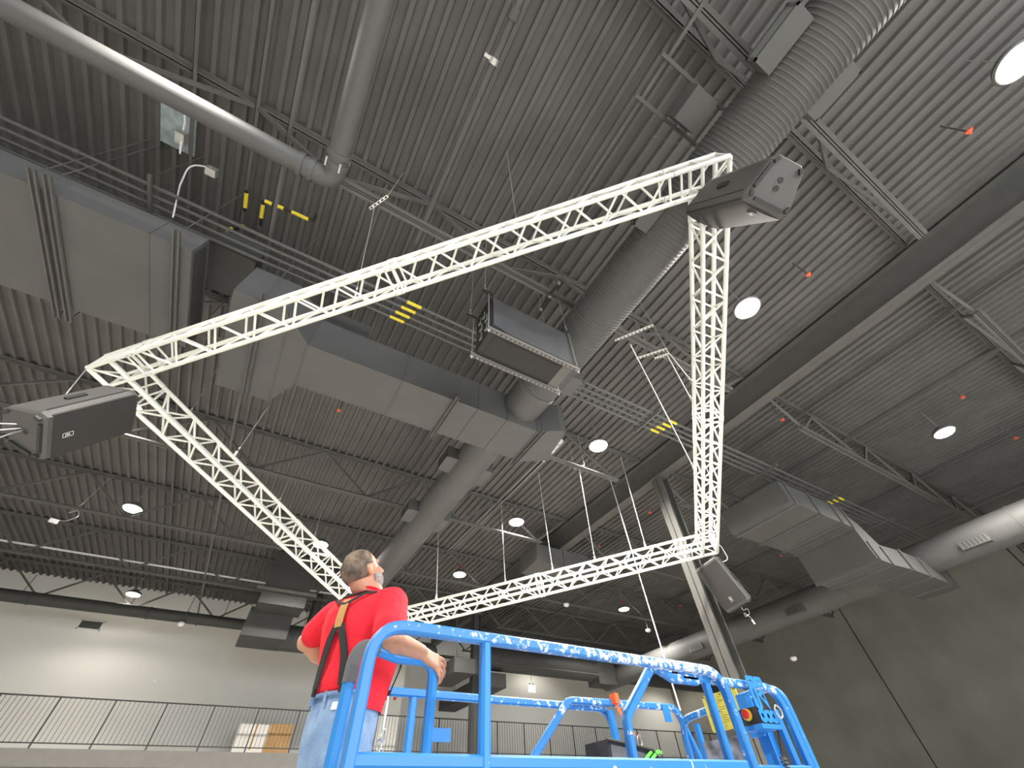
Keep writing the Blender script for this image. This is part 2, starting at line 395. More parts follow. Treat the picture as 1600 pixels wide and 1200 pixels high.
# round spouts blending into it
RX, RZ, RR = 2.92, 6.80, .36
t = thing('ribbed_round_duct', 'large ribbed round grey duct crossing behind the near right truss corner', 'duct', (RX, 0, RZ))
prf = []; y = -8.0; k = 0
while y < 3.55:
    prf += [(RR, y), (RR, y+.026), (RR+.009, y+.033), (RR+.009, y+.041)]; y += .050
prf += [(RR, 3.6), (RR, 4.1)]
M().lathe((RX, 0, RZ), (0, 1, 0), prf, 48).build('ribbed_tube', m_duct, t, ang=25)
M().lathe((RX, 0, RZ), (0, 1, 0), [(RR+.01, 3.62), (RR+.02, 3.66), (RR+.02, 3.70), (RR+.01, 3.74), (RR-.01, 4.25)], 40).build('collar', m_duct, t)
t = thing('smooth_round_duct', 'smooth round grey duct running from the centre duct toward the far wall', 'duct', (2.78, 5, 6.72))
M().lathe((2.78, 5.0, 6.72), (0, 1, 0), [(.35, 0), (.35, 10.5)], 36).build('duct_tube', m_duct, t)
for yy in (7.0, 9.2, 11.6): M().lathe((2.78, yy, 6.72), (0, 1, 0), [(.35, 0), (.362, .01), (.362, .04), (.35, .05)], 36).build('joint_ring', m_duct, t)
def diffuser(x0, x1, y0, y1, z0, z1, lab, grille=False):
    t = thing('side_diffuser', lab, 'diffuser', ((x0+x1)/2, (y0+y1)/2, z0), 'side diffusers on round ducts')
    M().ab(x0, x1, y0, y1, z0, z1).build('box_body', m_duct, t, smooth=False)
    xs = x0 if x1 <= RX+.05 else x1; s = -1 if xs == x0 else 1
    m = M().ab(xs, xs+s*.015, y0, y1, z0, z0+.03).ab(xs, xs+s*.015, y0, y1, z1-.03, z1).ab(xs, xs+s*.015, y0, y0+.03, z0, z1).ab(xs, xs+s*.015, y1-.03, y1, z0, z1)
    m.build('grille_frame', m_duct, t, smooth=False)
    m2 = M().ab(xs+s*.002, xs+s*.006, y0+.03, y1-.03, z0+.03, z1-.03); m2.build('grille_core', m_alum if grille else m_ductdk, t, smooth=False)
diffuser(2.36, 2.58, -1.72, -1.22, 6.60, 6.80, 'rectangular diffuser box with bare metal throat left of the ribbed round duct', True)
diffuser(3.16, 3.34, -1.72, -1.22, 6.55, 6.80, 'rectangular diffuser box right of the ribbed round duct near the top')
diffuser(3.18, 3.38, 3.0, 3.4, 6.55, 6.78, 'diffuser box right of the ribbed duct behind the hanging black unit')
diffuser(2.40, 2.60, 0.28, 0.62, 6.60, 6.80, 'diffuser box left of the ribbed duct by the near truss corner')
for i, (a, b) in enumerate(((5.9, 6.4), (8.05, 8.6))):
    diffuser(2.22, 2.46, a, b, 6.58, 6.85, 'pale diffuser box left of the smooth round duct, %s' % ('near one', 'far one')[i])
    diffuser(2.95, 3.22, a, b+.05, 6.52, 6.80, 'pale diffuser box right of the smooth round duct, %s' % ('near one', 'far one')[i])
# plain box near the top joist
t = thing('junction_housing', 'square grey housing hung between angles left of the ribbed duct', 'housing', (2.3, -.6, 7.0))
M().ab(2.15, 2.48, -.86, -.5, 6.98, 7.3).build('box_body', m_duct, t, smooth=False)
for yy in (-.46, -.9): M().ab(1.7, 2.75, yy-.02, yy+.02, 7.30, 7.34).build('support_angle', m_steel, t, smooth=False)
solo(M().ab(1.78, 1.82, -4, 1.6, 7.33, 7.39), 'support_rail', m_steel, 'long grey rail running along the left of the ribbed duct', 'rail', smooth=False)
# boxes against the girder, far
for a, b, cc, dd, zz, lab in ((7.0, 8.02, 9.9, 10.9, 7.35, 'box duct on the near side of the girder above the far truss side'), (8.04, 9.1, 9.9, 10.8, 7.35, 'box duct on the far side of the girder above the far truss side')):
    solo(M().ab(a, b, cc, dd, zz-.25, zz+.3), 'box_duct', m_duct, 'grey '+lab, 'duct', smooth=False)

# right-hand stepped duct and round duct along the dark wall
t = thing('stepped_duct', 'big stepped rectangular duct dropping toward the dark right wall', 'duct', (9.4, 4.2, 5.4), 'rectangular ducts')
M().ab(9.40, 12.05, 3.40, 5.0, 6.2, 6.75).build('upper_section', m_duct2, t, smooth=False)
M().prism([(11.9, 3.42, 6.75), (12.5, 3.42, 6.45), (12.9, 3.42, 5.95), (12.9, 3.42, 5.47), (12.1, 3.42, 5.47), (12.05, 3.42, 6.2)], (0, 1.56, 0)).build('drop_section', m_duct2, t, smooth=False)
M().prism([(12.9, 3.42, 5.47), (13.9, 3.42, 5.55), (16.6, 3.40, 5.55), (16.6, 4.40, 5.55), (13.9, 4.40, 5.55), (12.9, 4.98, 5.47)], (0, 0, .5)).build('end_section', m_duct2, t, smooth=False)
for xx in (9.62, 10.55, 11.5, 11.95): seam_x(xx, 3.4, 5.0, 6.2, 6.75, t, .03, .035)
for xx in (10.62, 11.6): seam_x(xx, 3.4, 5.0, 6.2, 6.75, t, .06, .012, m_ductdk, 'seam_band')
for xx in (12.2, 12.8): seam_x(xx, 3.42, 4.98, 5.47, 5.9, t, .03, .035)
for xx in (13.9, 14.9, 16.0): seam_x(xx, 3.4, 4.4, 5.55, 6.05, t, .03, .03)
t = thing('side_round_duct', 'large round grey duct running along the dark right wall', 'duct', (15.7, 5, 6.2))
M().lathe((15.7, -7, 6.2), (0, 1, 0), [(.40, 0), (.40, 24.5)], 36).build('duct_tube', m_duct, t)
for yy in (-1, 1.2, 5.6, 9.5, 13): M().lathe((15.7, yy, 6.2), (0, 1, 0), [(.40, 0), (.413, .01), (.413, .05), (.40, .06)], 36).build('joint_ring', m_duct, t)
for i, yy in enumerate((1.9, 7.0, 11.2)):
    tt = thing('duct_grille', 'slatted grille box on the round duct by the dark wall, %s' % ('nearest', 'middle one', 'farthest')[i], 'grille', (15.3, yy, 6.1), 'grilles on the wall duct')
    M().ab(15.22, 15.45, yy, yy+.62, 5.93, 6.12).build('grille_box', m_duct, tt, smooth=False)
    for k in range(6): M().ab(15.21, 15.22, yy+.05+k*.09, yy+.09+k*.09, 5.95, 6.10).build('slat', m_ductdk, tt, smooth=False)
# thin pipe below the far-right side of it
solo(M().cyl((17.6, -6, 6.7), (17.6, 17, 6.7), .05, 10), 'thin_pipe', m_steel, 'thin grey pipe between the round duct and the dark wall', 'pipe')

# far left: dark trunk duct coming down, long black round ducts in front of the white wall
t = thing('dark_trunk_duct', 'black rectangular duct dropping from the roof left of the man', 'duct', (.8, 15.6, 6))
M().ab(.0, 1.35, 15.1, 16.0, 6.6, 8.2).build('upper_box', m_ductdk, t, smooth=False)
M().prism([(.0, 15.1, 6.6), (1.35, 15.1, 6.6), (1.2, 17.2, 6.0), (-.15, 17.2, 6.0)], (0, .9, .0)).build('sloping_face', m_ductdk, t, smooth=False) if False else None
M().ab(-.12, 1.2, 16.0, 17.3, 5.95, 6.75).build('lower_box', m_ductdk, t, smooth=False)
M().ab(-.2, 1.6, 15.0, 15.06, 6.95, 7.03).build('support_angle', m_steel, t, smooth=False)
t = thing('black_round_duct', 'black round duct with a capped end, between the man and the black column', 'duct', (3, 16.9, 6.2), 'black round ducts')
M().lathe((1.1, 16.9, 6.25), (1, 0, 0), [(.38, 0), (.38, 5.2), (.36, 5.4), (.27, 5.55), (.1, 5.62)], 32).build('duct_tube', m_ductdk, t)
M().cyl((6.6, 16.9, 6.25), (7.85, 16.9, 6.25), .05, 10).build('end_rod', m_ductdk, t)
M().cyl((1.9, 16.9, 6.5), (1.9, 16.9, 7.7), .16, 16).build('riser', m_ductdk, t)
t = thing('black_round_duct', 'long black round duct right of the black column', 'duct', (12, 16.6, 6.1), 'black round ducts')
M().lathe((8.25, 16.6, 6.3), (1, 0, 0), [(.42, 0), (.42, 6.2), (.42, 6.4), (.36, 6.5), (.36, 14.5)], 32).build('duct_tube', m_ductdk, t)
M().ab(14.2, 15.2, 16.2, 17.0, 5.75, 6.75).build('junction_box', m_ductdk, t, smooth=False)
M().cyl((8.8, 16.0, 6.0), (14, 16.0, 6.0), .035, 8).build('side_pipe', m_ductdk, t)
t = thing('black_square_duct', 'black square duct slanting down behind the black column', 'duct', (8, 17.4, 5.6), 'black square ducts')
M().ab(6.9, 7.75, 15.5, 17.6, 5.45, 5.9).build('duct_body', m_ductdk, t, smooth=False)
M().cyl((6.95, 15.6, 5.9), (6.95, 15.6, HD), .01, 6).build('rod', m_steel, t)
t = thing('black_square_duct', 'black square duct right of the black column running to the far wall', 'duct', (9, 18, 5.6), 'black square ducts')
M().ab(8.7, 9.5, 16.3, YF-.01, 5.3, 5.75).build('duct_body', m_ductdk, t, smooth=False)
for yy in (17.3, 19.5): M().cyl((8.75, yy, 5.75), (8.75, yy, HD-.02), .01, 6).build('rod', m_steel, t)
# long black pipe in front of the white wall at left
t = thing('long_black_duct', 'long black round duct along the top of the white wall at left', 'duct', (-4, 19.3, 7.1), 'black round ducts')
M().lathe((XL, 18.8, 7.02), (1, 0, 0), [(.17, 0), (.17, 11.4)], 24).build('duct_tube', m_ductdk, t)
for xx in (-9, -6.2, -3.1, -2.0, .0): M().lathe((xx, 18.8, 7.02), (1, 0, 0), [(.17, 0), (.185, .01), (.185, .05), (.17, .06)], 24).build('joint_ring', m_ductdk, t)

# ------------------------------------------------------------------ mezzanine railing and things on the walkway
t = thing('mezzanine_railing', 'long dark metal baluster railing along the mezzanine edge', 'railing', (0, YM+.06, ZM))
yr = YM+.06
M().ab(XL+.05, 23.5, yr-.02, yr+.02, ZM+1.03, ZM+1.06).build('top_rail', m_blk, t, smooth=False)
M().ab(XL+.05, 23.5, yr-.012, yr+.012, ZM+.09, ZM+.115).build('bottom_rail', m_blk, t, smooth=False)
px0 = -3.74; base_p = base_b = None; xs = []
k = -4
while px0+k*1.255 < 23.4:
    x = px0+k*1.255
    if x > XL+.1:
        if base_p is None:
            base_p = M().ab(x-.018, x+.018, yr-.018, yr+.018, ZM, ZM+1.03).build('post', m_blk, t, smooth=False); bx = x
        else: copy_part(base_p, t, (x-bx, 0, 0))
        for j in range(1, 11):
            xx = x+j*1.255/11
            if -7.3 < xx < 21.3:
                if base_b is None: base_b = M().ab(xx-.0055, xx+.0055, yr-.0055, yr+.0055, ZM+.11, ZM+1.03).build('baluster', m_blk, t, smooth=False); b0 = xx
                else: copy_part(base_b, t, (xx-b0, 0, 0))
    k += 1
solo(M().ab(XL+.02, -7.4, yr-.006, yr+.006, ZM+.11, ZM+.13), 'railing_clip', m_blk, 'short dark bar at the far left end of the mezzanine railing', 'bar', smooth=False)
a = yp(372, 1160, 19.2)
def carton(px, wd, dp_, ht, mt, lab, flap):
    p = yp(px, 1172, 19.2); t = thing('cardboard_box', lab, 'box', (p.x, 19.2, ZM), 'boxes on the mezzanine')
    M().ab(p.x-wd/2, p.x+wd/2, 19.2-dp_/2, 19.2+dp_/2, ZM, ZM+ht).build('carton', mt, t, smooth=False)
    M().ab(p.x-.03, p.x+.03, 19.2-dp_/2-.003, 19.2+dp_/2+.003, ZM+ht*.2, ZM+ht+.003).build('tape', m_leather, t, smooth=False)
carton(388, 1.0, .5, .78, m_card, 'white carton behind the mezzanine railing left of the man', 0)
carton(428, .75, .6, .80, m_wood, 'brown cardboard box behind the railing right of the white carton', 0)
# vent, outlet, alarm, cameras
t = thing('air_vent', 'dark rectangular air vent with white frame high on the white wall', 'vent', (-4.85, YF-.02, 7.0))
vz0, vz1 = 6.92, 7.22; vx0, vx1 = -5.18, -4.50
m = M().ab(vx0, vx1, YF-.025, YF-.001, vz0, vz0+.035).ab(vx0, vx1, YF-.025, YF-.001, vz1-.035, vz1).ab(vx0, vx0+.04, YF-.025, YF-.001, vz0, vz1).ab(vx1-.04, vx1, YF-.025, YF-.001, vz0, vz1)
m.build('frame', m_dome, t, smooth=False)
M().ab(vx0+.04, vx1-.04, YF-.006, YF-.001, vz0+.035, vz1-.035).build('backing', m_ductdk, t, smooth=False)
for i in range(8): M().ab(vx0+.04, vx1-.04, YF-.018, YF-.006, vz0+.045+i*.029, vz0+.055+i*.029).build('louvre', m_fascia, t, smooth=False)
p = yp(242, 1065, YF-.01)
solo(M().ab(p.x-.06, p.x+.06, YF-.03, YF-.001, p.z-.05, p.z+.05), 'outlet_plate', m_dome, 'small white plate on the white wall above the railing', 'plate', smooth=False)
p = yp(663, 1093, 19.15)
solo(M().ab(6.0, 6.1, 19.16, 19.199, p.z-.08, p.z+.08), 'fire_alarm', m_redp, 'small red fire alarm on the white shaft seen between the blue posts', 'alarm', smooth=False)
# exit style sign hanging on a rod
p = yp(831, 1076, 17.2)
t = thing('exit_sign', 'small pale lit sign hanging on a rod right of the black column', 'sign', tuple(p))
M().box(p, ((1,0,0),(0,1,0),(0,0,1)), (.17, .02, .12)).build('sign_box', m_exit, t, smooth=False)
M().cyl(p+V((0,0,.12)), (p.x, p.y, 5.9), .012, 6).build('rod', m_dome, t)
M().cyl((p.x, p.y, 5.9), (p.x, p.y, HD), .008, 6).build('rod', m_steel, t)
for i in (-1, 1): M().box(p+V((.1*i, -.01, .15)), ((1,0,0),(0,1,0),(0,0,1)), (.035, .03, .03)).build('lamp_head', m_dome, t, smooth=False)

# ------------------------------------------------------------------ high bay lamps
LZ = 7.7
lamps = [((1590, 98), 'brightest round high bay lamp at the top right corner'),
 ((1168, 482), 'round high bay lamp just right of the near vertical truss side'),
 ((935, 697), 'round high bay lamp inside the truss square beside the cord rigging'),
 ((807, 816), 'round high bay lamp in the middle of the truss square, low'),
 ((718, 898), 'round high bay lamp right above the far truss side'),
 ((975, 952), 'round high bay lamp below the far truss side'),
 ((1476, 676), 'round high bay lamp right of the girder'),
 ((203, 637), 'round high bay lamp behind the left corner speaker'),
 ((207, 795), 'round high bay lamp left of the left truss side'),
 ((501, 851), 'round high bay lamp behind the left truss side near the head of the man'),
 ((208, 929), 'round high bay lamp in front of the white wall top'),
 ((848, 1019), 'far round high bay lamp seen just over the blue top rail'),
 ((1044, 1050), 'far round high bay lamp seen between the bent blue posts'),
 ((300, -60), 'round high bay lamp just above the picture at upper left')]
lens_me = None
for (x, y), lab in lamps:
    p = zp(x, y, LZ)
    if p.y > 20: p = yp(x, y, 19.4)
    p = V((p.x, p.y, p.z)); pw = LAMP_W*(.09 if p.y > 17.5 else 1); t = thing('high_bay_lamp', lab, 'lamp', tuple(p), 'high bay lamps')
    M().lathe(p, (0,0,1), [(.23, 0), (.245, .02), (.22, .07), (.12, .09), (.10, .16), (.04, .17)], 24).build('housing', m_lamp, t)
    M().lathe(p, (0,0,1), [(.20, -.02), (.215, .0), (.215, .01)], 24).build('lens', m_lens, t)
    M().cyl(p+V((0,0,.17)), (p.x, p.y, min(HD, 8.4)), .006, 6).build('cord', m_wire, t)
    if x in (718, 975): M().cyl(p+V((0,0,.2)), p+V((0,0,.32)), .03, 8).build('red_cap', m_redp, t)
    l = bpy.data.lights.new('lamp_light', 'SPOT'); l.energy = pw; l.spot_size = math.radians(150); l.spot_blend = .6
    l.color = (1, .945, .85); l.shadow_soft_size = .17
    o = bpy.data.objects.new('lamp_light', l); col.objects.link(o); o.parent = t; o.location = (0, 0, -.03)

# ------------------------------------------------------------------ sprinkler heads and small white fittings
spr = [((530, 640), 'left, over the left truss side'), ((1262, 428), 'right of the near right truss side by the lamp'), ((1512, 205), 'at the upper right under the brightest lamp'),
 ((1222, 655), 'right under the girder flange'), ((1503, 620), 'right of the girder near the lamp'), ((1587, 684), 'at the right picture edge'),
 ((700, 960), 'low in the middle just below the far truss side'), ((1015, 800), 'between the hanging cords and the column'), ((1220, 868), 'below the stepped duct'), ((936, 853), 'above the far truss side beside a cord'), ((1063, 946), 'left of the tall column, low')]
for (x, y), lab in spr:
    p = zp(x, y, 7.95 if y < 900 else 7.8)
    if p.y > 17: p = yp(x, y, 16.8)
    t = thing('fire_sprinkler', 'orange capped fire sprinkler '+lab, 'sprinkler', tuple(p), 'sprinkler heads')
    M().cyl(p+V((0,0,.03)), (p.x, p.y, 8.4), .014, 8).build('drop_pipe', m_steel, t)
    M().lathe(p, (0,0,-1), [(.015, -.03), (.018, 0), (.035, .01), (.038, .03), (.02, .04)], 12).build('cap', m_cap, t)
    for a in range(3): M().box(p+V((.04*math.cos(a*2.1), .04*math.sin(a*2.1), -.02)), ((1,0,0),(0,1,0),(0,0,1)), (.013, .013, .013)).build('lug', m_cap, t, smooth=False)
for (x, y), z, lab in (((885, 945), 7.2, 'white domed device below the far truss side'), ((1013, 985), 7.0, 'white round device left of the tall column'), ((1240, 1029), 5.2, 'white round device in front of the dark right wall'), ((283, 975), 6.9, 'white device box on the black duct by the white wall')):
    p = zp(x, y, z)
    if p.y > 18.6: p = yp(x, y, 18.6)
    t = thing('ceiling_device', lab, 'device', tuple(p))
    M().lathe(p, (0,0,-1), [(.10, -.04), (.11, 0), (.09, .04), (.04, .07)], 16).build('dome', m_dome, t)
    M().cyl(p+V((0,0,.04)), (p.x, p.y, 8.4), .012, 6).build('stem', m_steel, t)
# bundles of white cable near the roof at left
t = thing('cable_junction', 'grey junction box with curled white cables under the drain pipe', 'cable', tuple(zp(285, 205, 7.9)))
p0, p1, p2, p3 = zp(288, 165, 8.3), zp(284, 215, 7.8), zp(283, 255, 7.5), zp(272, 338, 7.0)
M().tube([p0, (p0+p1)/2+V((.02,0,0)), p1, zp(281, 240, 7.6)], .012, 6).build('cable', m_whitecable, t)
M().tube(bend([zp(330, 262, 7.6), zp(296, 256, 7.6), zp(281, 290, 7.4), zp(270, 340, 7.1)], .25), .010, 6).build('cable', m_whitecable, t)
M().box(p1, ((1,0,0),(0,1,0),(0,0,1)), (.05, .07, .06)).build('junction_box', m_galv, t, smooth=False)
M().box(zp(331, 268, 7.6), ((1,0,0),(0,1,0),(0,0,1)), (.06, .05, .05)).build('junction_box', m_galv, t, smooth=False)
c0 = zp(276, 195, 8.395)
solo(M().ab(c0.x-.19, c0.x+.24, c0.y-.33, c0.y+.33, 8.388, 8.396), 'bare_metal_patch', mat('bare_zinc', (.42, .50, .52), .4, .3, var=.3, vscale=8), 'pale unpainted patch of deck behind the drain pipe', 'patch', smooth=False)
t = thing('hanging_device', 'white device dangling from a looped cable at the lower left', 'device', tuple(zp(84, 814, 7.0)))
q = zp(84, 814, 7.0)
M().box(q, ((.9,.3,0),(-.3,.9,0),(0,0,1)), (.09, .04, .04)).build('body', m_dome, t, smooth=False)
M().tube(bend([q+V((.05,0,.03)), q+V((.2,0,.05)), q+V((.35,0,.2)), q+V((.25,0,.38)), q+V((.1,0,.2)), q+V((.22,0,.5)), (q.x+.3, q.y, 8.35)], .1), .008, 6).build('cable', m_wire, t)
# yellow banded flexible pipes behind the conduits
t = thing('yellow_banded_pipe', 'dark pipe with yellow bands zigzagging above the conduits', 'pipe', tuple(zp(410, 330, 7.9)))
for a, b in (((385, 298), (382, 330)), ((411, 314), (407, 352)), ((411, 313), (490, 345)), ((358, 366), (378, 350)), ((372, 350), (404, 362)), ((490, 345), (494, 336))):
    M().cyl(zp(*a, 7.95), zp(*b, 7.95), .022, 8).build('pipe', m_blk, t)
for a, b in (((385, 302), (383, 324)), ((411, 320), (408, 340)), ((414, 314), (425, 319)), ((434, 322), (443, 326)), ((456, 331), (482, 343)), ((355, 362), (362, 357)), ((376, 352), (386, 357))):
    M().cyl(zp(*a, 7.94), zp(*b, 7.94), .028, 8).build('yellow_band', m_yellow, t)
# bright conduits along the flutes at mid right
for i, (a, b) in enumerate((((845, 718), (700, 862)), ((882, 690), (735, 868)))):
    q0, q1 = zp(*a, 8.3), zp(*b, 8.3)
    solo(M().cyl((q0.x, q0.y, 8.3), (q0.x-.1, q1.y, 8.3), .014, 6), 'bare_conduit', m_wire, 'thin bare conduit under the deck beyond the centre duct, %s one' % ('left', 'right')[i], 'conduit')
t = thing('light_fixture_box', 'white square box at the end of the centre duct', 'box', tuple(zp(850, 715, 7.9)))
q = zp(850, 715, 7.9); M().box(q, ((1,0,0),(0,1,0),(0,0,1)), (.07, .09, .05)).build('box_body', m_dome, t, smooth=False); M().cyl(q, (q.x, q.y, 8.4), .012, 6).build('stem', m_dome, t)
t = thing('window_strip', 'row of three small white panels beyond the centre duct end', 'panel', tuple(zp(868, 697, 7.9)))
for i in range(3):
    q = zp(863+i*6, 704-i*7, 7.9); M().box(q, ((1,0,0),(0,1,0),(0,0,1)), (.05, .07, .03)).build('panel', m_dome, t, smooth=False)
    M().cyl(q, (q.x, q.y, 8.4), .008, 6).build('stem', m_dome, t)

# ------------------------------------------------------------------ lighting truss
C4 = [V((-2.773, 5.042, 5.471)), V((2.607, -.484, 6.216)), V((7.835, 4.633, 5.245)), V((2.597, 9.977, 4.607))]
nrm = (C4[2]-C4[0]).cross(C4[3]-C4[1]).normalized(); nrm = nrm if nrm.z > 0 else -nrm
TW = .29
tr = thing('box_truss_frame', 'white aluminium box truss bolted into a large hanging square', 'truss', tuple(sum(C4, V((0,0,0)))/4))
def corner(k, hf, z):
    c = C4[k]; a = (C4[(k+1) % 4]-c).normalized(); b = (C4[k-1]-c).normalized(); return c+(a+b)*hf+nrm*z
single = 0
for k in range(4):
    A = {(i, z): corner(k, TW*i, TW*z) for i in (0, 1) for z in (0, 1)}
    B = {(i, z): corner((k+1) % 4, TW*i, TW*z) for i in (0, 1) for z in (0, 1)}
    d = (B[0,0]-A[0,0]).normalized(); L = (C4[(k+1) % 4]-C4[k]).length
    inw = ((A[1,0]-A[0,0])-d*(A[1,0]-A[0,0]).dot(d)).normalized()
    def P(i, z, s): return C4[k]+d*s+inw*(TW*i)+nrm*(TW*z)
    cl = .60; half = (L-2*cl)/2
    segs = [(cl, cl+half), (cl+half, L-cl)]
    for si, (s0, s1) in enumerate(segs):
        parts = M()
        ch0 = M()
        sec = M().cyl(P(0,0,s0+.01), P(0,0,s1-.01), .028, 12).build('truss_section', m_alu, tr)
        for i, z in ((1,0), (0,1), (1,1)): M().cyl(P(i,z,s0+.01), P(i,z,s1-.01), .028, 12).build('chord', m_alu, sec)
        n = 12; st = (s1-s0-.16)/n; acc = M()
        for fi, (e0, e1) in enumerate((((0,0), (0,1)), ((1,0), (1,1)), ((0,0), (1,0)), ((0,1), (1,1)))):
            pr = []
            for sx in (s0+.05, s1-.05): pr.append((P(*e0, sx), P(*e1, sx)))
            ph = fi % 2
            for j in range(n):
                a, b = (e0, e1) if (j+ph) % 2 == 0 else (e1, e0)
                pr.append((P(*a, s0+.08+j*st+.015), P(*b, s0+.08+(j+1)*st-.015)))
            for p, q in pr:
                if single < 250 and k < 2: M().cyl(p, q, .0138, 6).build('brace', m_alu, sec); single += 1
                else: acc.cyl(p, q, .0138, 6)
        if acc.v: stuff(acc.build('lacing', m_alu, sec))
        for i in (0, 1):
            for z in (0, 1):
                jb = M().cyl(P(i,z,s0-.05), P(i,z,s0+.05), .034, 10).build('joint_sleeve', m_alu, sec)
                for q in (-.035, .035): M().cyl(P(i,z,s0+q)-nrm*.05, P(i,z,s0+q)+nrm*.05, .008, 6).build('joint_pin', m_galv, sec)
# corner blocks
for k in range(4):
    a = (C4[(k+1) % 4]-C4[k]).normalized(); b = (C4[k-1]-C4[k]).normalized(); c = C4[k]; cl = .6
    blk = M()
    o = None; first = True
    def ln(p, q, r=.028, nm='chord'):
        global o
        m = M().cyl(p, q, r, 10)
        if o is None: o = m.build('corner_block', m_alu, tr); return
        m.build(nm, m_alu, o)
    o = None
    for z in (0, 1):
        n_ = nrm*TW*z
        ln(c+n_, c+a*cl+n_); ln(c+n_, c+b*cl+n_)
        ci = c+(a+b)*TW+n_
        ln(ci, ci+a*(cl-TW)); ln(ci, ci+b*(cl-TW))
        ln(c+a*TW+n_, ci, .02, 'cross_tube'); ln(c+b*TW+n_, ci, .02, 'cross_tube')
        ln(c+n_, ci, .0125, 'brace'); ln(c+a*.52+n_, c+a*.52+b*TW+n_, .0125, 'brace'); ln(c+b*.52+n_, c+b*.52+a*TW+n_, .0125, 'brace')
    for q in (c, c+(a+b)*TW, c+a*TW, c+b*TW): ln(q, q+nrm*TW, .02, 'post')
    for s in (a, b):
        ln(c+s*.30, c+s*.55+nrm*TW, .0125, 'brace'); ln(c+s*.04, c+s*.27+nrm*TW, .0125, 'brace')
    ln(c+(a+b)*TW+nrm*TW, c+(a+b)*TW+a*.28, .0125, 'brace'); ln(c+(a+b)*TW+nrm*TW, c+(a+b)*TW+b*.28, .0125, 'brace')

# ------------------------------------------------------------------ loudspeakers
def text_mesh(txt, size, name, mt, parent, M4, depth=.001):
    cu = bpy.data.curves.new(name, 'FONT'); cu.body = txt; cu.size = size; cu.extrude = depth; cu.align_x = 'CENTER'; cu.align_y = 'CENTER'
    o = bpy.data.objects.new('tmp_text', cu); col.objects.link(o); dg = bpy.context.evaluated_depsgraph_get()
    me = bpy.data.meshes.new_from_object(o.evaluated_get(dg)); bpy.data.objects.remove(o)
    me.name = name; me.transform(M4); me.materials.clear(); me.materials.append(mt)
    x = bpy.data.objects.new(name, me); col.objects.link(x); x.parent = parent; return x
def speaker(lab, pa, ax, front, L=.72, W=.44, D=.38, extra=None):
    """pa = middle of the far end, ax = long axis toward the pole-cup end, front = grille normal"""
    ax = V(ax).normalized(); fr = V(front); fr = (fr-ax*fr.dot(ax)).normalized(); sd = fr.cross(ax).normalized(); pa = V(pa)
    t = thing('loudspeaker', lab, 'speaker', tuple(pa+ax*L/2), 'black loudspeakers hung on the truss corners')
    def sec(s, k=1.0, dz=0):  # six sided cabinet outline
        q = [(-.50, .34), (-.44, .5), (.44, .5), (.50, .34), (.36, -.36), (.26, -.5), (-.26, -.5), (-.36, -.36)]
        return [pa+ax*s+sd*(a*W*k)+fr*(b*D*k) for a, b in q]
    M().rings([sec(.05, .985), sec(L-.05, .985)]).build('cabinet', m_spk, t, smooth=False)
    M().rings([sec(0, .86), sec(.02, .97), sec(.055, 1.0)]).build('end_cap', m_spk, t, smooth=False)
    e = M().rings([sec(L-.055, 1.0), sec(L-.02, .98), sec(L, .90)]).build('end_cap', m_spk, t, smooth=False)
    # raised ridges and pole cups on the end
    for i in (0, 1, 2, 3, 4, 6):
        s2 = sec(L+.010, .84); a_, b_ = s2[i], s2[(i+1) % 8]
        d_ = b_-a_; M().bar(a_+d_*.10, b_-d_*.10, .030, .022, ax).build('ridge', m_black, e, smooth=False)
    for s in (-.034, .034):
        c_ = pa+ax*(L+.001)+fr*s; M().cyl(c_, c_+ax*.004, .025, 16).build('pole_cup', m_blk, e)
    M().rings([[pa+ax*(L+q)+sd*(.035*math.cos(u))+fr*(.075*math.sin(u)) for u in [i*PI/10 for i in range(20)]] for q in (0, .002)]).build('cup_plate', m_spk, e)
    # curved grille
    g = []
    for s in (.055, L-.055):
        g.append([pa+ax*s+sd*(W*x)+fr*(D*.5+.018*(1-(x/.46)**2)) for x in [i*.092-.46 for i in range(11)]]+[pa+ax*s+sd*(W*.46)+fr*(D*.45), pa+ax*s-sd*(W*.46)+fr*(D*.45)])
    M().rings(g).build('grille', m_grille, t)
    # seam between the front and rear shells
    for s in (-1, 1): M().bar(pa+ax*.06+sd*(s*.505*W)+fr*(.31*D), pa+ax*(L-.06)+sd*(s*.505*W)+fr*(.31*D), .004, .006, fr).build('shell_seam', m_blk, t, smooth=False)
    # handle recess
    for s in (-1, 1):
        c_ = pa+ax*(L*.5)+sd*(s*.428*W)+fr*(-.04*D)
        M().box(c_, (ax, fr, sd), (.085, .022, .012)).build('handle', m_blk, t, smooth=False)
    bc = pa+ax*(L-.16)+fr*(D*.5+.019)
    bg = M().box(bc, (ax, sd, fr), (.040, .022, .003)).build('badge', m_blk, t, smooth=False)
    tx = ax if ax.dot(Rt) > 0 else -ax; ty = fr.cross(tx).normalized()
    M4 = Matrix.Translation(bc+fr*.004-root_loc(t)) @ Matrix((tx, ty, fr)).transposed().to_4x4()
    text_mesh('JBL', .036, 'badge_letters', m_badge, bg, M4)
    fm = M()
    for s in (-1, 1): fm.box(bc+ax*(s*.040)+fr*.003, (sd, ax, fr), (.022, .002, .001)).box(bc+sd*(s*.022)+fr*.003, (ax, sd, fr), (.040, .002, .001))
    fm.build('badge_frame', m_badge, bg, smooth=False)
    if extra: extra(t, pa, ax, fr, sd)
    return t
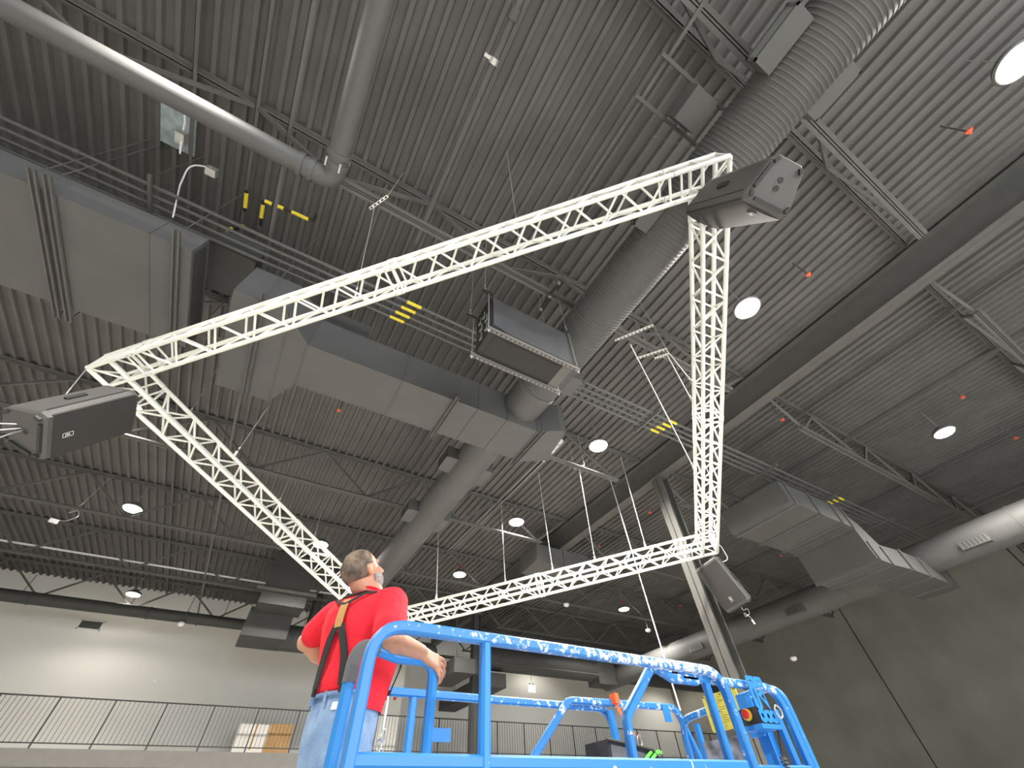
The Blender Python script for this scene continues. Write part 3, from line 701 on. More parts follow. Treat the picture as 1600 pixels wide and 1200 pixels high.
def cable_tail(t, p, n=1):
    g = random.Random(3)
    pts = [p, p+V((.03,0,-.06)), p+V((-.05,.02,-.14)), p+V((.02,.04,-.20)), p+V((.10,.0,-.14)), p+V((.07,-.03,-.26)), p+V((-.03,.03,-.31)), p+V((.0,.05,-.22)), p+V((.12,.02,-.30)), p+V((.09,0,-.36))]
    M().tube(bend(pts, .08), .006, 6).build('power_cable', m_wire, t)
    M().cyl(p+V((.09,0,-.35)), p+V((.12,0,-.42)), .016, 8).build('plug', m_dome, t)
# near right corner
SP = {}
def link(t, p, q, r=.003, nm='safety_cable'):
    return M().cyl(p, q, r, 6).build(nm, m_wire, t)
def ex1(t, pa, ax, fr, sd):
    link(t, C4[1]+nrm*.02, pa+ax*.45-fr*.2)
A1, B1 = dp(1108, 318, 2.75), dp(1216, 288, 2.56)
speaker('black loudspeaker at the near right truss corner with its pole-cup end showing', A1, B1-A1, (CAM-(A1+B1)/2).normalized()-Up*1.15, L=(B1-A1).length*1.0, W=.46, D=.42, extra=ex1)
def ex0(t, pa, ax, fr, sd):
    link(t, C4[0], pa+ax*.45-fr*.2, .005)
    e = pa+ax*(.72)
    for i in range(3): M().tube(bend([e, e+ax*.15+V((0,0,.05*i)), e+ax*.4+V((-.2*i,0,-.05+.06*i)), e+ax*.7+V((-.1,0,.1*i))], .1), .006, 6).build('power_cable', m_wire, t)
A0, B0 = dp(188, 632, 5.15), dp(52, 668, 5.05)
speaker('black loudspeaker at the left truss corner in front of a glaring lamp', A0, B0-A0, (CAM-(A0+B0)/2).normalized()-Up*.55, L=.82, W=.50, D=.44, extra=ex0)
def ex2(t, pa, ax, fr, sd):
    link(t, C4[2]+V((-.15,.1,0)), pa+sd*.15-fr*.1, .004); link(t, C4[2], pa-sd*.15-fr*.1, .004)
    cable_tail(t, pa+ax*.78-fr*.12)
    M().tube(bend([C4[2]+nrm*.3, C4[2]+V((.15,-.05,.15)), C4[2]+V((.22,-.05,-.12)), pa-fr*.12+ax*.1], .1), .008, 6).build('signal_cable', m_whitecable, t)
A2, B2 = dp(1106, 878, 8.95), dp(1146, 929, 9.15)
speaker('black loudspeaker under the far right truss corner with a dangling power cable', A2, B2-A2, (CAM-(A2+B2)/2).normalized()-Up*.25-Rt*.35, L=.86, W=.54, D=.44, extra=ex2)

# ------------------------------------------------------------------ hung black cabinet in the middle
hx0, hx1, hy0, hy1, hz0, hz1 = 1.20, 2.45, 2.26, 2.66, 5.53, 6.34
t = thing('hanging_subwoofer', 'black cabinet with pale side panel hung in slotted channels inside the truss', 'cabinet', ((hx0+hx1)/2, 2.46, hz0))
M().ab(hx0+.02, hx1-.02, hy0+.03, hy1, hz0, hz1).build('cabinet_body', m_black, t, smooth=False)
pz = hz0+.09
M().prism([(hx0+.06, hy0, pz+.07), (hx0+.26, hy0, pz-.0), (hx1-.06, hy0, pz-.0), (hx1, hy0, pz+.03), (hx1, hy0, hz1), (hx0+.06, hy0, hz1)], (0, .03, 0)).build('side_panel', mat('grey_panel', (.10, .10, .105), .45, var=.15, vscale=3), t, smooth=False)
M().ab(hx0+.10, hx1-.03, hy0+.06, hy1-.06, hz0-.006, hz0).build('bottom_grille', m_grille, t, smooth=False)
M().ab(hx1-.16, hx1-.02, hy0+.03, hy1, hz0-.012, hz0).build('bottom_lip', m_fascia, t, smooth=False)
for j, (yy, zz) in enumerate(((2.38, 5.75), (2.38, 5.95), (2.52, 5.72), (2.52, 5.92), (2.45, 6.12), (2.56, 6.12))):
    M().ab(hx0+.008, hx0+.021, yy-.03, yy+.03, zz-.06, zz+.06).build('side_slot', m_galv, t, smooth=False)
    M().ab(hx0+.004, hx0+.01, yy-.02, yy+.02, zz-.045, zz+.045).build('slot_opening', m_blk, t, smooth=False)
for yy in (hy0-.02, hy1+.02):
    ch = M().ab(hx0-.04, hx1+.06, yy-.022, yy-.018, hz0-.05, hz0-.008).ab(hx0-.04, hx1+.06, yy+.018, yy+.022, hz0-.05, hz0-.008).ab(hx0-.04, hx1+.06, yy-.022, yy+.022, hz0-.05, hz0-.046).build('slotted_channel', m_strut, t, smooth=False)
    b0 = None
    for q in range(20):
        xx = hx0+.01+q*.063
        if b0 is None: b0 = M().ab(xx, xx+.032, yy-.008, yy+.008, hz0-.0515, hz0-.0505).build('slot', m_blk, ch, smooth=False)
        else: copy_part(b0, ch, (q*.063, 0, 0))
    for xx in (hx0-.02, hx1+.04):
        M().cyl((xx, yy, hz0-.09), (xx, yy, hz1+.03), .008, 8).build('threaded_rod', m_galv, t)
        M().cyl((xx, yy, hz0-.065), (xx, yy, hz0-.05), .016, 6).build('nut', m_galv, t)
        M().ab(xx-.1, xx+.04, yy-.02, yy+.02, hz1, hz1+.03).build('top_channel', m_blk, t, smooth=False)
def hang_wire(a, b, lab, r=.0045, clamp=True, mt=None):
    a, b = V(a), V(b); t = thing('suspension_cable', lab, 'cable', tuple(b), 'suspension cables')
    M().cyl(a, b, r, 6).build('strand', mt or m_wire, t)
    if clamp:
        d = (a-b).normalized(); M().cyl(b+d*.02, b+d*.10, r*3.2, 8).build('cable_clamp', m_galv, t)
        M().cyl(b+d*.14, b+d*.17, r*2.4, 8).build('cable_clamp', m_galv, t)
    return t
for xx, yy, lab in ((hx0-.08, hy0-.02, 'near left'), (hx0-.08, hy1+.02, 'far left'), (hx1+.02, hy0-.02, 'near right'), (hx1+.02, hy1+.02, 'far right')):
    hang_wire((xx, yy, 8.4), (xx, yy, hz1+.03), 'steel cable holding the %s corner of the hung black cabinet' % lab, .004)
# beam clamp rig right behind it
t = thing('beam_clamp_rig', 'dark beam clamp bar above the right end of the hung cabinet', 'clamp', tuple(zp(858, 470, 7.3)))
a, b = zp(873, 442, 7.3), zp(845, 482, 7.3)
M().bar(a, b, .03, .03).build('bar', m_blk, t, smooth=False)
for q in (a, b, (a+b)/2): M().box(q, ((1,0,0),(0,1,0),(0,0,1)), (.022, .022, .03)).build('clamp', m_strut, t, smooth=False)
for i in (-1, 1): M().cyl((a+b)/2+V((.03*i, 0, 0)), (a+b)/2+V((.03*i, 0, .9)), .008, 6).build('rod', m_steel, t)

# slotted strut rigs with cords
def strut_rig(pa, pb, z, lab, n=8, drop=.0):
    a, b = zp(*pa, z), zp(*pb, z); t = thing('slotted_strut', lab, 'strut', tuple((a+b)/2), 'slotted struts with cords')
    st = M().bar(a, b, .035, .022).build('strut_bar', m_alu, t, smooth=False)
    for i in range(n):
        q = a+(b-a)*((i+.5)/n)-V((0,0,.0125)); d = (b-a).normalized()
        M().box(q, (d, d.cross(V((0,0,1))), (0,0,1)), ((b-a).length/n*.28, .009, .002)).build('slot', m_blk, st, smooth=False)
    for q in (a, b): M().cyl(q, (q.x, q.y, 8.4), .006, 6).build('rod', m_wire, t)
    return a, b
strut_rig((961, 532), (1020, 508), 7.0, 'white slotted strut above right, nearest to the ribbed duct', 10)
strut_rig((1023, 560), (1045, 553), 7.0, 'short white slotted strut left of the right truss side', 5)
strut_rig((995, 560), (1042, 545), 7.1, 'black and white slotted strut behind the short white one', 8)
strut_rig((578, 326), (606, 306), 7.2, 'white slotted strut hanging above the near truss side', 5)
strut_rig((897, 733), (913, 727), 7.4, 'short white strut at the top of a long cord', 4)
def on_truss(px, py, k, s=None, top=True):      # a point on the top chord line of side k nearest to the pixel ray
    A_, B_ = corner(k, TW, TW), corner((k+1) % 4, TW, TW)
    best = None
    for i in range(201):
        p = A_+(B_-A_)*(i/200); v = (p-CAM).normalized(); e = v.dot(ray(px, py))
        if best is None or e > best[0]: best = (e, p)
    return best[1]
W = [((537, 427), 0, (585, 325), 7.2, 'near truss side, left one with strut at its top'), ((800, 338), 0, (792, 237), 8.38, 'near truss side, going to the deck'),
 ((385, 700), 3, (418, 637), 6.35, 'left truss side, first of them near the centre duct'), ((440, 782), 3, (480, 690), 8.3, 'left truss side, second one'),
 ((493, 840), 3, (523, 725), 8.3, 'left truss side, third one'), ((565, 865), 3, (583, 770), 8.3, 'left truss side, last one behind the head of the man'),
 ((682, 940), 2, (686, 800), 8.3, 'far truss side, leftmost one'), ((789, 908), 2, (783, 790), 8.3, 'far truss side, second from left'),
 ((862, 890), 2, (841, 738), 8.3, 'far truss side, third from left'), ((930, 873), 2, (905, 733), 7.4, 'far truss side, fourth, tied to the short strut'),
 ((1010, 855), 2, (970, 715), 8.3, 'far truss side, fifth, right of the lamp'),
 ((303, 640), 3, (345, 568), 7.6, 'left truss side near the left corner')]
for q, k, top, z, lab in W:
    b = on_truss(*q, k); a = zp(*top, z)
    hang_wire(a, b, 'thin steel cable to the '+lab, .005 if k != 2 else .007, mt=m_wire if k != 2 else m_alu)
# slack cords from the strut rigs down to the right truss side
for i, (pa, za, pb, lab) in enumerate((((985, 538), 7.0, (1082, 735), 'pale cord from the strut nearest the ribbed duct down to the right truss side'),
    ((1043, 556), 7.0, (1088, 632), 'pale cord from the short strut, left of its pair'), ((1040, 545), 7.1, (1092, 600), 'pale cord from the short strut, right of its pair'))):
    b = on_truss(*pb, 1); hang_wire(zp(*pa, za), b, lab, .008, True, m_alu)
a = zp(952, 745, 8.395)
t = thing('long_white_cord', 'long white cord hanging past the far truss side down behind the lift', 'cord', tuple(a))
e = dp(1063, 1110, 8.2); M().cyl(a, e, .012, 8).build('cord', m_whitecable, t)
t = thing('loose_cable', 'loose white cable end beside the right truss side', 'cable', tuple(on_truss(1125, 690, 1)))
p = on_truss(1125, 690, 1); M().tube(bend([p, p+V((.25,.1,-.05)), p+V((.42,.25,-.25)), p+V((.5,.3,-.45))], .2), .008, 6).build('cable', m_whitecable, t)
hang_wire(zp(1020, 212, 8.3), C4[1]+nrm*.28, 'hair thin cable from the rail to the near right truss corner', .003)
hang_wire(zp(350, 575, 7.8), zp(395, 420, 8.3), 'thin cable crossing behind the near truss side beside the centre duct', .003)

# ------------------------------------------------------------------ scissor lift
LZ0 = 1.10
lift = thing('scissor_lift', 'blue scissor lift platform with paint-worn guard rails', 'lift', (1.6, 2.3, 0))
sq = rsq(.042, .042, .008)
NY, FY = 1.83, 2.86; XA, XB = .45, 2.50; ZT, ZMid = 2.19, 1.78
def rail(nm, pts, mt, rad=.12, up=None, prof=None):
    return M().sweep(bend(pts, rad, 8), prof or sq, up=up).build(nm, mt, lift)
X3 = 3.22
rail('guard_rail', [(XA, NY, LZ0), (XA, NY, ZT), (XB+.06, NY, ZT), (XB+.06, NY, LZ0)], m_bluetop, .14, (0,1,0), rsq(.045, .05, .008))
rail('mid_rail', [(XA, NY, ZMid), (XB, NY, ZMid)], m_bluew)
x = yp(757, 1100, NY).x; rail('rail_post', [(x, NY, LZ0), (x, NY, ZT-.02)], m_blue, prof=rsq(.05, .045, .012), up=(1,0,0))
# extension deck rail, near side
NE = NY+.06
rail('extension_rail', [(yp(980, 1190, NE).x, NE, LZ0), tuple(yp(978, 1120, NE)), tuple(yp(1018, 1040, NE)), (2.2, NE, ZT-.045), (2.4, NE, ZT-.045)], m_bluew, .06, (0,1,0))
rail('extension_post', [(yp(1135, 1190, NE).x, NE, LZ0), (yp(1097, 1052, NE).x, NE, ZT-.05)], m_blue, up=(0,1,0))
rail('extension_rail', [(2.28, NE, ZT-.03), (3.17, NE, ZT-.03), (3.17, NE, LZ0)], m_bluew, .14, (0,1,0))
rail('extension_post', [(3.10, NE+.03, 2.05), (3.10, NE+.03, LZ0)], m_blue)
rail('mid_rail', [(2.5, NE, ZMid-.01), (3.17, NE, ZMid-.01)], m_blue)
# far side
rail('guard_rail', [(XA+.06, FY, LZ0), (XA+.06, FY, ZT-.01), (XB+.06, FY, ZT-.01), (XB+.06, FY, LZ0)], m_bluew, .14, (0,1,0))
rail('mid_rail', [(XA, FY, ZMid), (3.2, FY, ZMid)], m_bluew)
x = yp(640, 1140, FY).x; rail('rail_post', [(x, FY, LZ0), (x, FY, ZT-.03)], m_blue)
FE = FY-.06
rail('extension_rail', [tuple(yp(828, 1192, FE)), tuple(yp(888, 1094, FE)), tuple(yp(1055, 1106, FE)), tuple(yp(1096, 1190, FE))], m_bluew, .10, (0,1,0))
x = yp(958, 1130, FE).x; rail('extension_post', [(yp(978, 1190, FE).x, FE, LZ0+.3), (yp(950, 1096, FE).x, FE, ZT-.03)], m_blue, prof=rsq(.06, .04, .01), up=(0,1,0))
M().box(yp(1042, 1115, FE-.03), ((1,0,0),(0,1,0),(0,0,1)), (.035, .004, .05)).build('latch_tab', m_blue, lift, smooth=False)
# front end rail
rail('end_rail', [(X3, FE, LZ0), (X3, FE, ZT-.06), (X3, NE, ZT-.0), (X3, NE, LZ0)], m_bluew, .12, (1,0,0))
rail('end_mid_rail', [(X3, FE, ZMid), (X3, NE, ZMid)], m_blue)
rail('end_post', [(X3, FE-.14, LZ0), (X3, FE-.14, ZT-.1)], m_blue)
# entry frame with grey foam, on which the arm rests
gp = [(.43, 1.99, LZ0), (.43, 1.99, 2.165), (.62, 2.03, 2.135), tuple(dp(671, 1031, 2.19)), (dp(672, 1100, 2.21).x, dp(672, 1100, 2.21).y, LZ0)]
gp[3] = (gp[4][0], gp[4][1], gp[3][2])
rail('entry_frame', gp, m_blue, .07, (0,1,0), rsq(.045, .04, .012))
gf = bend(gp, .07, 8)
M().sweep([V((.43, 1.99, 2.02))]+[p for p in gf if p.z > 2.05][:9]+[V((.53, 2.012, 2.15))], rsq(.049, .045, .010), up=(0,1,0)).build('foam_sleeve', m_foam, lift)
gx, gy = gp[4][0], gp[4][1]
M().box((gx+.05, gy, 1.885), ((1,0,0),(0,1,0),(0,0,1)), (.055, .004, .022)).build('latch_plate', m_blue, lift, smooth=False)
rail('entry_frame', [(XA+.06, FY-.12, LZ0), (XA+.06, FY-.12, 2.1), (XA+.06, FY-.35, 2.1)], m_blue, .05)
M().sweep([(XA+.06, FY-.12, 1.80), (XA+.06, FY-.12, 1.98)], rsq(.054, .054, .016)).build('foam_sleeve', m_foam, lift)
# platform, toe boards, scissor stack and base
M().ab(XA-.03, X3+.03, NY-.03, FY+.03, LZ0-.06, LZ0).build('platform_deck', m_blue, lift, smooth=False)
m = M().ab(XA-.03, XB+.1, NY-.035, NY-.03, LZ0-.06, LZ0+.15).ab(XA-.03, XB+.1, FY+.03, FY+.035, LZ0-.06, LZ0+.15).ab(X3+.03, X3+.035, NY, FY, LZ0, LZ0+.15)
m.build('toe_board', m_blue, lift, smooth=False)
for yy in (NY+.15, FY-.15):
    for z0_, z1_ in ((.45, .75), (.75, 1.03)):
        for a_, b_ in ((.6, 2.4), (2.4, .6)): M().bar((a_, yy+(.03 if a_ < b_ else 0), z0_), (b_, yy+(.03 if a_ < b_ else 0), z1_), .03, .08).build('scissor_arm', m_blue, lift, smooth=False)
M().ab(.5, 2.5, NY+.05, FY-.05, .18, .43).build('chassis', m_foam, lift, smooth=False)
for xx in (.75, 2.25):
    for yy in (NY+.02, FY-.1): M().cyl((xx, yy, .17), (xx, yy+.09, .17), .17, 24).build('wheel', m_blk, lift)
# yellow decal board on the front rail
bx = X3-.04
c4 = [xp(1097, 1090, bx), xp(1148, 1073, bx), xp(1168, 1146, bx), xp(1114, 1134, bx)]
yA, yB_ = c4[0].y, c4[1].y; zA, zB = (c4[0].z+c4[1].z)/2, (c4[2].z+c4[3].z)/2
bd = M().ab(bx-.004, bx+.004, yB_, yA, zB, zA).build('decal_board', m_decal, lift, smooth=False)
rr = random.Random(5)
for i in range(16):
    z = zA-.012-i*(zA-zB-.02)/16; 
    for u in (.08, .38, .68):
        ln_ = (yA-yB_)*.24*rr.uniform(.2, .9); y_ = yA-(yA-yB_)*u
        M().ab(bx-.0052, bx-.0042, y_-ln_, y_, z-.0016, z).build('text_line', m_blk, bd, smooth=False)
for u in (.3, .66):
    y_ = yA-(yA-yB_)*u
    M().prism([(bx-.0056, y_+.02, zA-.10), (bx-.0056, y_-.02, zA-.10), (bx-.0056, y_, zA-.065)], (.001, 0, 0)).build('warning_triangle', m_blk, bd, smooth=False)
# manual box and papers
p = xp(1140, 1170, X3-.06)
M().ab(X3-.12, X3-.03, p.y-.13, p.y+.16, 1.62, p.z+.05).build('manual_box', mat('scuffed_grey', (.35, .36, .38), .5, c2=(.08, .07, .07), vscale=14), lift, smooth=False)
# curved blue guard by the controls
g = [xp(1142, 1062, X3-.10), xp(1160, 1130, X3-.10)]
M().sweep([(2.98, 2.02, 2.14), (2.98, 2.02, 1.93)], rsq(.10, .06, .02), up=(1,0,0)).build('control_guard', m_blue, lift)
M().ab(3.03, 3.09, 1.98, 2.06, LZ0, 2.12).build('control_post', m_blue, lift, smooth=False)
# perforated bracket plate
def cellhole(m, o, ux, uz, x0, x1, z0, z1, hole, nrm_, th):
    n = len(hole); cx, cz = (x0+x1)/2, (z0+z1)/2; outer = []
    for a, b in hole:
        da, db = a-cx, b-cz; s = min(((x1-cx)/abs(da)) if abs(da) > 1e-9 else 1e9, ((z1-cz)/abs(db)) if abs(db) > 1e-9 else 1e9)
        outer.append((cx+da*s, cz+db*s))
    k = len(m.v); P_ = lambda a, b, d: o+ux*a+uz*b+nrm_*d
    for d in (0, th):
        for q in outer: m.v.append(P_(*q, d))
        for q in hole: m.v.append(P_(*q, d))
    for i in range(n):
        j = (i+1) % n
        m.f.append([k+i, k+j, k+n+j, k+n+i]); m.f.append([k+2*n+i, k+3*n+i, k+3*n+j, k+2*n+j]); m.f.append([k+n+i, k+n+j, k+3*n+j, k+3*n+i]); m.f.append([k+i, k+2*n+i, k+2*n+j, k+j])
YPL = NE-.045
xl_ = yp(1181, 1100, YPL).x; zt_ = yp(1172, 1056, YPL).z; zb_ = yp(1200, 1129, YPL).z
o_ = V((xl_, YPL, zt_)); ux = V((1,0,0)); uz = V((0,0,-1))
Wp = yp(1216, 1126, YPL).x-xl_; Hp = zt_-zb_; m = M()
def ell(cx, cz, a, b, n=16): 
    o8 = []
    for i in range(n):
        t_ = i*2*PI/n+PI/4; o8.append((cx+a*math.cos(t_), cz+b*math.sin(t_)))
    return o8
c_ = Wp/3
for i in range(3): cellhole(m, o_, ux, uz, i*c_, (i+1)*c_, Hp*.74, Hp, ell((i+.5)*c_, Hp*.86, .011, .012), V((0,1,0)), .005)
cellhole(m, o_, ux, uz, 0, Wp*.4, Hp*.24, Hp*.74, ell(Wp*.2, Hp*.48, .012, .045), V((0,1,0)), .005)
cellhole(m, o_, ux, uz, Wp*.4, Wp, Hp*.24, Hp*.74, [(Wp*.74, Hp*.56), (Wp*.55, Hp*.45), (Wp*.74, Hp*.36)], V((0,1,0)), .005)
for i in range(2): cellhole(m, o_, ux, uz, i*Wp/2, (i+1)*Wp/2, 0, Hp*.24, ell((i+.5)*Wp/2, Hp*.13, .018, .009), V((0,1,0)), .005)
m.build('perforated_plate', m_blue, lift, smooth=False)
# control box with red stop button
cz1 = yp(1178, 1103, NE-.04).z; cz0 = zb_-.005
cb = M().ab(xl_-.005, xl_+Wp, NE-.035, NE+.09, cz0, cz1).build('control_box', m_black, lift, smooth=False)
fb = V((xl_-.006, NE+.035, (cz0+cz1)/2+.01))
M().cyl(fb, fb+V((-.012, -.004, 0)), .029, 20).build('button_ring', m_yellow, cb)
M().lathe(fb+V((-.012,-.004,0)), (-1, -.3, 0), [(.013, 0), (.011, .012), (.021, .014), (.023, .022), (.014, .027)], 20).build('stop_button', m_redp, cb)
M().ab(xl_-.02, xl_+Wp+.01, NE-.045, NE+.10, cz0-.022, cz0).build('control_tray', m_blue, lift, smooth=False)
# grey hook bracket and coiled cable
p = V((yp(1218, 1115, NE-.06).x, NE-.06, yp(1218, 1112, NE-.06).z)); M().tube([p+V((.03*math.cos(a), 0, .03*math.sin(a))) for a in [i*PI/8 for i in range(16)]], .005, 6, close=True).build('hook_ring', m_galv, lift)
p = yp(1212, 1130, NE-.02); q = yp(1222, 1182, NE-.02)
M().tube([p, p+(q-p)*.4+V((.01,0,0)), q], .005, 6).build('control_cable', m_black, lift)
M().tube([q+V((.016*math.cos(i*PI/5), .016*math.sin(i*PI/5), -.0016*i)) for i in range(90)], .0045, 6).build('coiled_cable', m_foam, lift)

# orange webbing with a snap hook on the far rail
t = thing('orange_lanyard', 'orange webbing strap with a snap hook tied to the far blue rail', 'strap', tuple(yp(960, 1096, FE-.03)))
pts = [yp(960, 1092, FE-.035), yp(966, 1108, FE-.05), yp(975, 1122, FE-.05), yp(985, 1140, FE-.06), yp(992, 1150, FE-.06)]
M().sweep(pts, [(-.014, -.002), (.014, -.002), (.014, .002), (-.014, .002)]).build('webbing', m_orange, t)
M().box(pts[0], ((1,0,0),(0,1,0),(0,0,1)), (.018, .03, .03)).build('loop', m_orange, t, smooth=False)
h = yp(1000, 1158, FE-.06); M().tube([h+V((.018*math.cos(a), 0, .032*math.sin(a))) for a in [i*PI/8 for i in range(16)]], .004, 6, close=True).build('snap_hook', m_galv, t)
# black tool bag with green straps
t = thing('tool_bag', 'black bag with bright green straps at the middle of the lift', 'bag', tuple(yp(990, 1190, 2.5)))
YB2 = 2.45
prof_ = [yp(948, 1155, YB2), yp(985, 1163, YB2), yp(1020, 1172, YB2), yp(1035, 1192, YB2), yp(1035, 1260, YB2), yp(955, 1260, YB2), yp(953, 1190, YB2)]
bg = M().prism(prof_, (0, .22, 0)).build('bag_body', m_strap, t, smooth=False)
M().prism([yp(954, 1163, YB2-.004), yp(985, 1170, YB2-.004), yp(1010, 1178, YB2-.004), yp(1000, 1195, YB2-.004), yp(958, 1190, YB2-.004)], (0, .003, 0)).build('mesh_pocket', m_foam, t, smooth=False)
M().tube([yp(948, 1155, YB2-.01), yp(985, 1163, YB2-.01), yp(1020, 1172, YB2-.01), yp(1035, 1192, YB2-.01)], .008, 8).build('rim', m_blk, t)
for u in (0, 10):
    M().sweep([yp(1002+u, 1200, YB2-.02), yp(1010+u, 1184, YB2-.02), yp(1018+u, 1174, YB2-.01), yp(1024+u, 1176, YB2+.05)], [(-.008, -.003), (.008, -.003), (.008, .003), (-.008, .003)]).build('green_strap', m_green, t)

# ------------------------------------------------------------------ the man
O = V((.53, 2.42, LZ0)); AZ = math.radians(34)
Ff = V((math.cos(AZ), math.sin(AZ), 0)); Rr = V((math.sin(AZ), -math.cos(AZ), 0)); Zz = V((0,0,1))
def Q(r, f, z): return O+Rr*r+Ff*f+Zz*z
man = thing('person', 'man in red t-shirt, jeans and black suspenders leaning on the blue lift rail', 'person', tuple(O))
# torso rings: z, half width, half depth, forward offset
TR = [(.72, .130, .110, .01), (.82, .140, .122, .0), (.92, .142, .124, .01), (1.0, .155, .140, .02), (1.08, .178, .155, .03), (1.17, .20, .160, .02), (1.25, .205, .145, .0), (1.31, .20, .125, -.015), (1.36, .165, .10, -.02), (1.395, .105, .08, -.01), (1.42, .07, .068, .0)]
def tring(i, off=0.0, n=28, row=None):
    z, a, b, f = row or TR[i]; out = []
    for k in range(n):
        u = k*2*PI/n; c, s = math.cos(u), math.sin(u); e = .82
        out.append(Q((a+off)*math.copysign(abs(c)**e, c), f+(b+off)*math.copysign(abs(s)**e, s), z))
    return out
def trow(z):
    for i in range(len(TR)-1):
        if TR[i][0] <= z <= TR[i+1][0]:
            s = (z-TR[i][0])/(TR[i+1][0]-TR[i][0]); return tuple(TR[i][j]*(1-s)+TR[i+1][j]*s for j in range(4))
    return TR[0] if z < TR[0][0] else TR[-1]
def tpt(z, u, off):                                            # point on the torso at height z and angle u (0 = his right, 90 = front)
    z_, a, b, f = trow(z); u = math.radians(u); c, s = math.cos(u), math.sin(u); e = .82
    return Q((a+off)*math.copysign(abs(c)**e, c), f+(b+off)*math.copysign(abs(s)**e, s), z)
def limb(m, pts, rad, n=14):
    P_ = []; R_ = []
    for i in range(len(pts)-1):
        for k in range(5):
            s = k/5; P_.append(V(pts[i])*(1-s)+V(pts[i+1])*s); R_.append(rad[i]*(1-s)+rad[i+1]*s)
    P_.append(V(pts[-1])); R_.append(rad[-1])
    m.sweep(P_, [(math.cos(t*2*PI/n), math.sin(t*2*PI/n)) for t in range(n)], scale=R_)
    for p, r in zip(pts, rad): ball(m, p, r*.99)
def ball(m, c, r, rz=None, n=14, ax=None):
    ax = ax or (V((1,0,0)), V((0,1,0)), V((0,0,1))); rx, ry, rz = (r, r, r) if not isinstance(r, tuple) else r
    c = V(c); rs = []
    for i in range(1, n):
        th = PI*i/n; rs.append([c+ax[0]*(rx*math.sin(th)*math.cos(k*2*PI/n))+ax[1]*(ry*math.sin(th)*math.sin(k*2*PI/n))+ax[2]*(rz*math.cos(th)) for k in range(n)])
    m.rings(rs)
def remesh(m, name, mt, parent, vox, smooth=4, disp=None):
    o = m.build(name, mt, parent)
    md = o.modifiers.new('r', 'REMESH'); md.mode = 'VOXEL'; md.voxel_size = vox
    if smooth: s_ = o.modifiers.new('s', 'SMOOTH'); s_.factor = .5; s_.iterations = smooth
    dg = bpy.context.evaluated_depsgraph_get(); me = bpy.data.meshes.new_from_object(o.evaluated_get(dg))
    o.modifiers.clear(); old = o.data; o.data = me; bpy.data.meshes.remove(old); me.name = name
    if disp:
        nn = [v.normal.copy() for v in me.vertices]
        for v, n_ in zip(me.vertices, nn): v.co += n_*disp(v.co)
    me.materials.clear(); me.materials.append(mt); me.shade_smooth(); return o
ShR, ShL = Q(.195, -.02, 1.325), Q(-.195, -.02, 1.33)
ElR = dp(606, 1000, 2.10); WrR = dp(656, 1020, 2.165)
ElR = V((ElR.x, ElR.y, ElR.z)); 
ElL = dp(478, 1003, 2.72); WrL = Q(-.15, .16, 1.06)
HipR, HipL = Q(.08, 0, .80), Q(-.045, 0, .80)
KnR, KnL = Q(.11, .04, .44), Q(-.12, .0, .44); AnR, AnL = Q(.12, -.02, .08), Q(-.14, -.04, .08)
# head frame: turned slightly and tilted back
hy = math.radians(16); tl = math.radians(30)
hf0 = V((math.cos(hy), math.sin(hy), 0)); HR = V((math.sin(hy), -math.cos(hy), 0))
HF = hf0*math.cos(tl)+Zz*math.sin(tl); HU = HR.cross(HF).normalized(); HR, HF, HU = HR*1.07, HF*1.07, HU*1.07
HC = dp(567, 896, 2.45)
def H(r, f, z): return HC+HR*r+HF*f+HU*z
HA = (HR, HF, HU)
b = M()
b.rings([tring(i, -.012) for i in range(len(TR))])
limb(b, [Q(0, -.01, 1.34), Q(.01, .0, 1.42), H(0, -.02, -.05)], [.075, .066, .064])
ball(b, H(0, -.012, .03), (.076, .096, .092), ax=HA, n=20)
ball(b, H(0, .030, -.045), (.060, .066, .065), ax=HA, n=16)
ball(b, H(0, .068, -.082), (.030, .026, .024), ax=HA)                       # chin
ball(b, H(0, .070, .035), (.055, .020, .016), ax=HA)                        # brow
limb(b, [H(0, .082, .028), H(0, .112, -.018)], [.010, .016]); ball(b, H(0, .098, -.022), (.022, .014, .010), ax=HA)
ball(b, H(0, .082, -.052), (.028, .014, .012), ax=HA)                       # mouth
for s in (-1, 1):
    ball(b, H(s*.032, .070, -.010), (.022, .018, .018), ax=HA)               # cheek
    ball(b, H(s*.079, -.006, -.005), (.009, .017, .028), ax=HA)              # ear
    ball(b, H(s*.084, -.016, .008), (.007, .009, .017), ax=HA)
limb(b, [ShR, ElR, WrR], [.062, .054, .036]); ball(b, (ElR*.80+WrR*.20), .056)
limb(b, [ShL, ElL, WrL], [.062, .046, .030])
ball(b, (ElL*.72+WrL*.28), .049)
limb(b, [HipR, KnR, AnR], [.076, .058, .042]); limb(b, [HipL, KnL, AnL], [.076, .058, .042])
for a_ in (AnR, AnL): limb(b, [a_-Zz*.03, a_+Ff*.16-Zz*.05], [.045, .035])
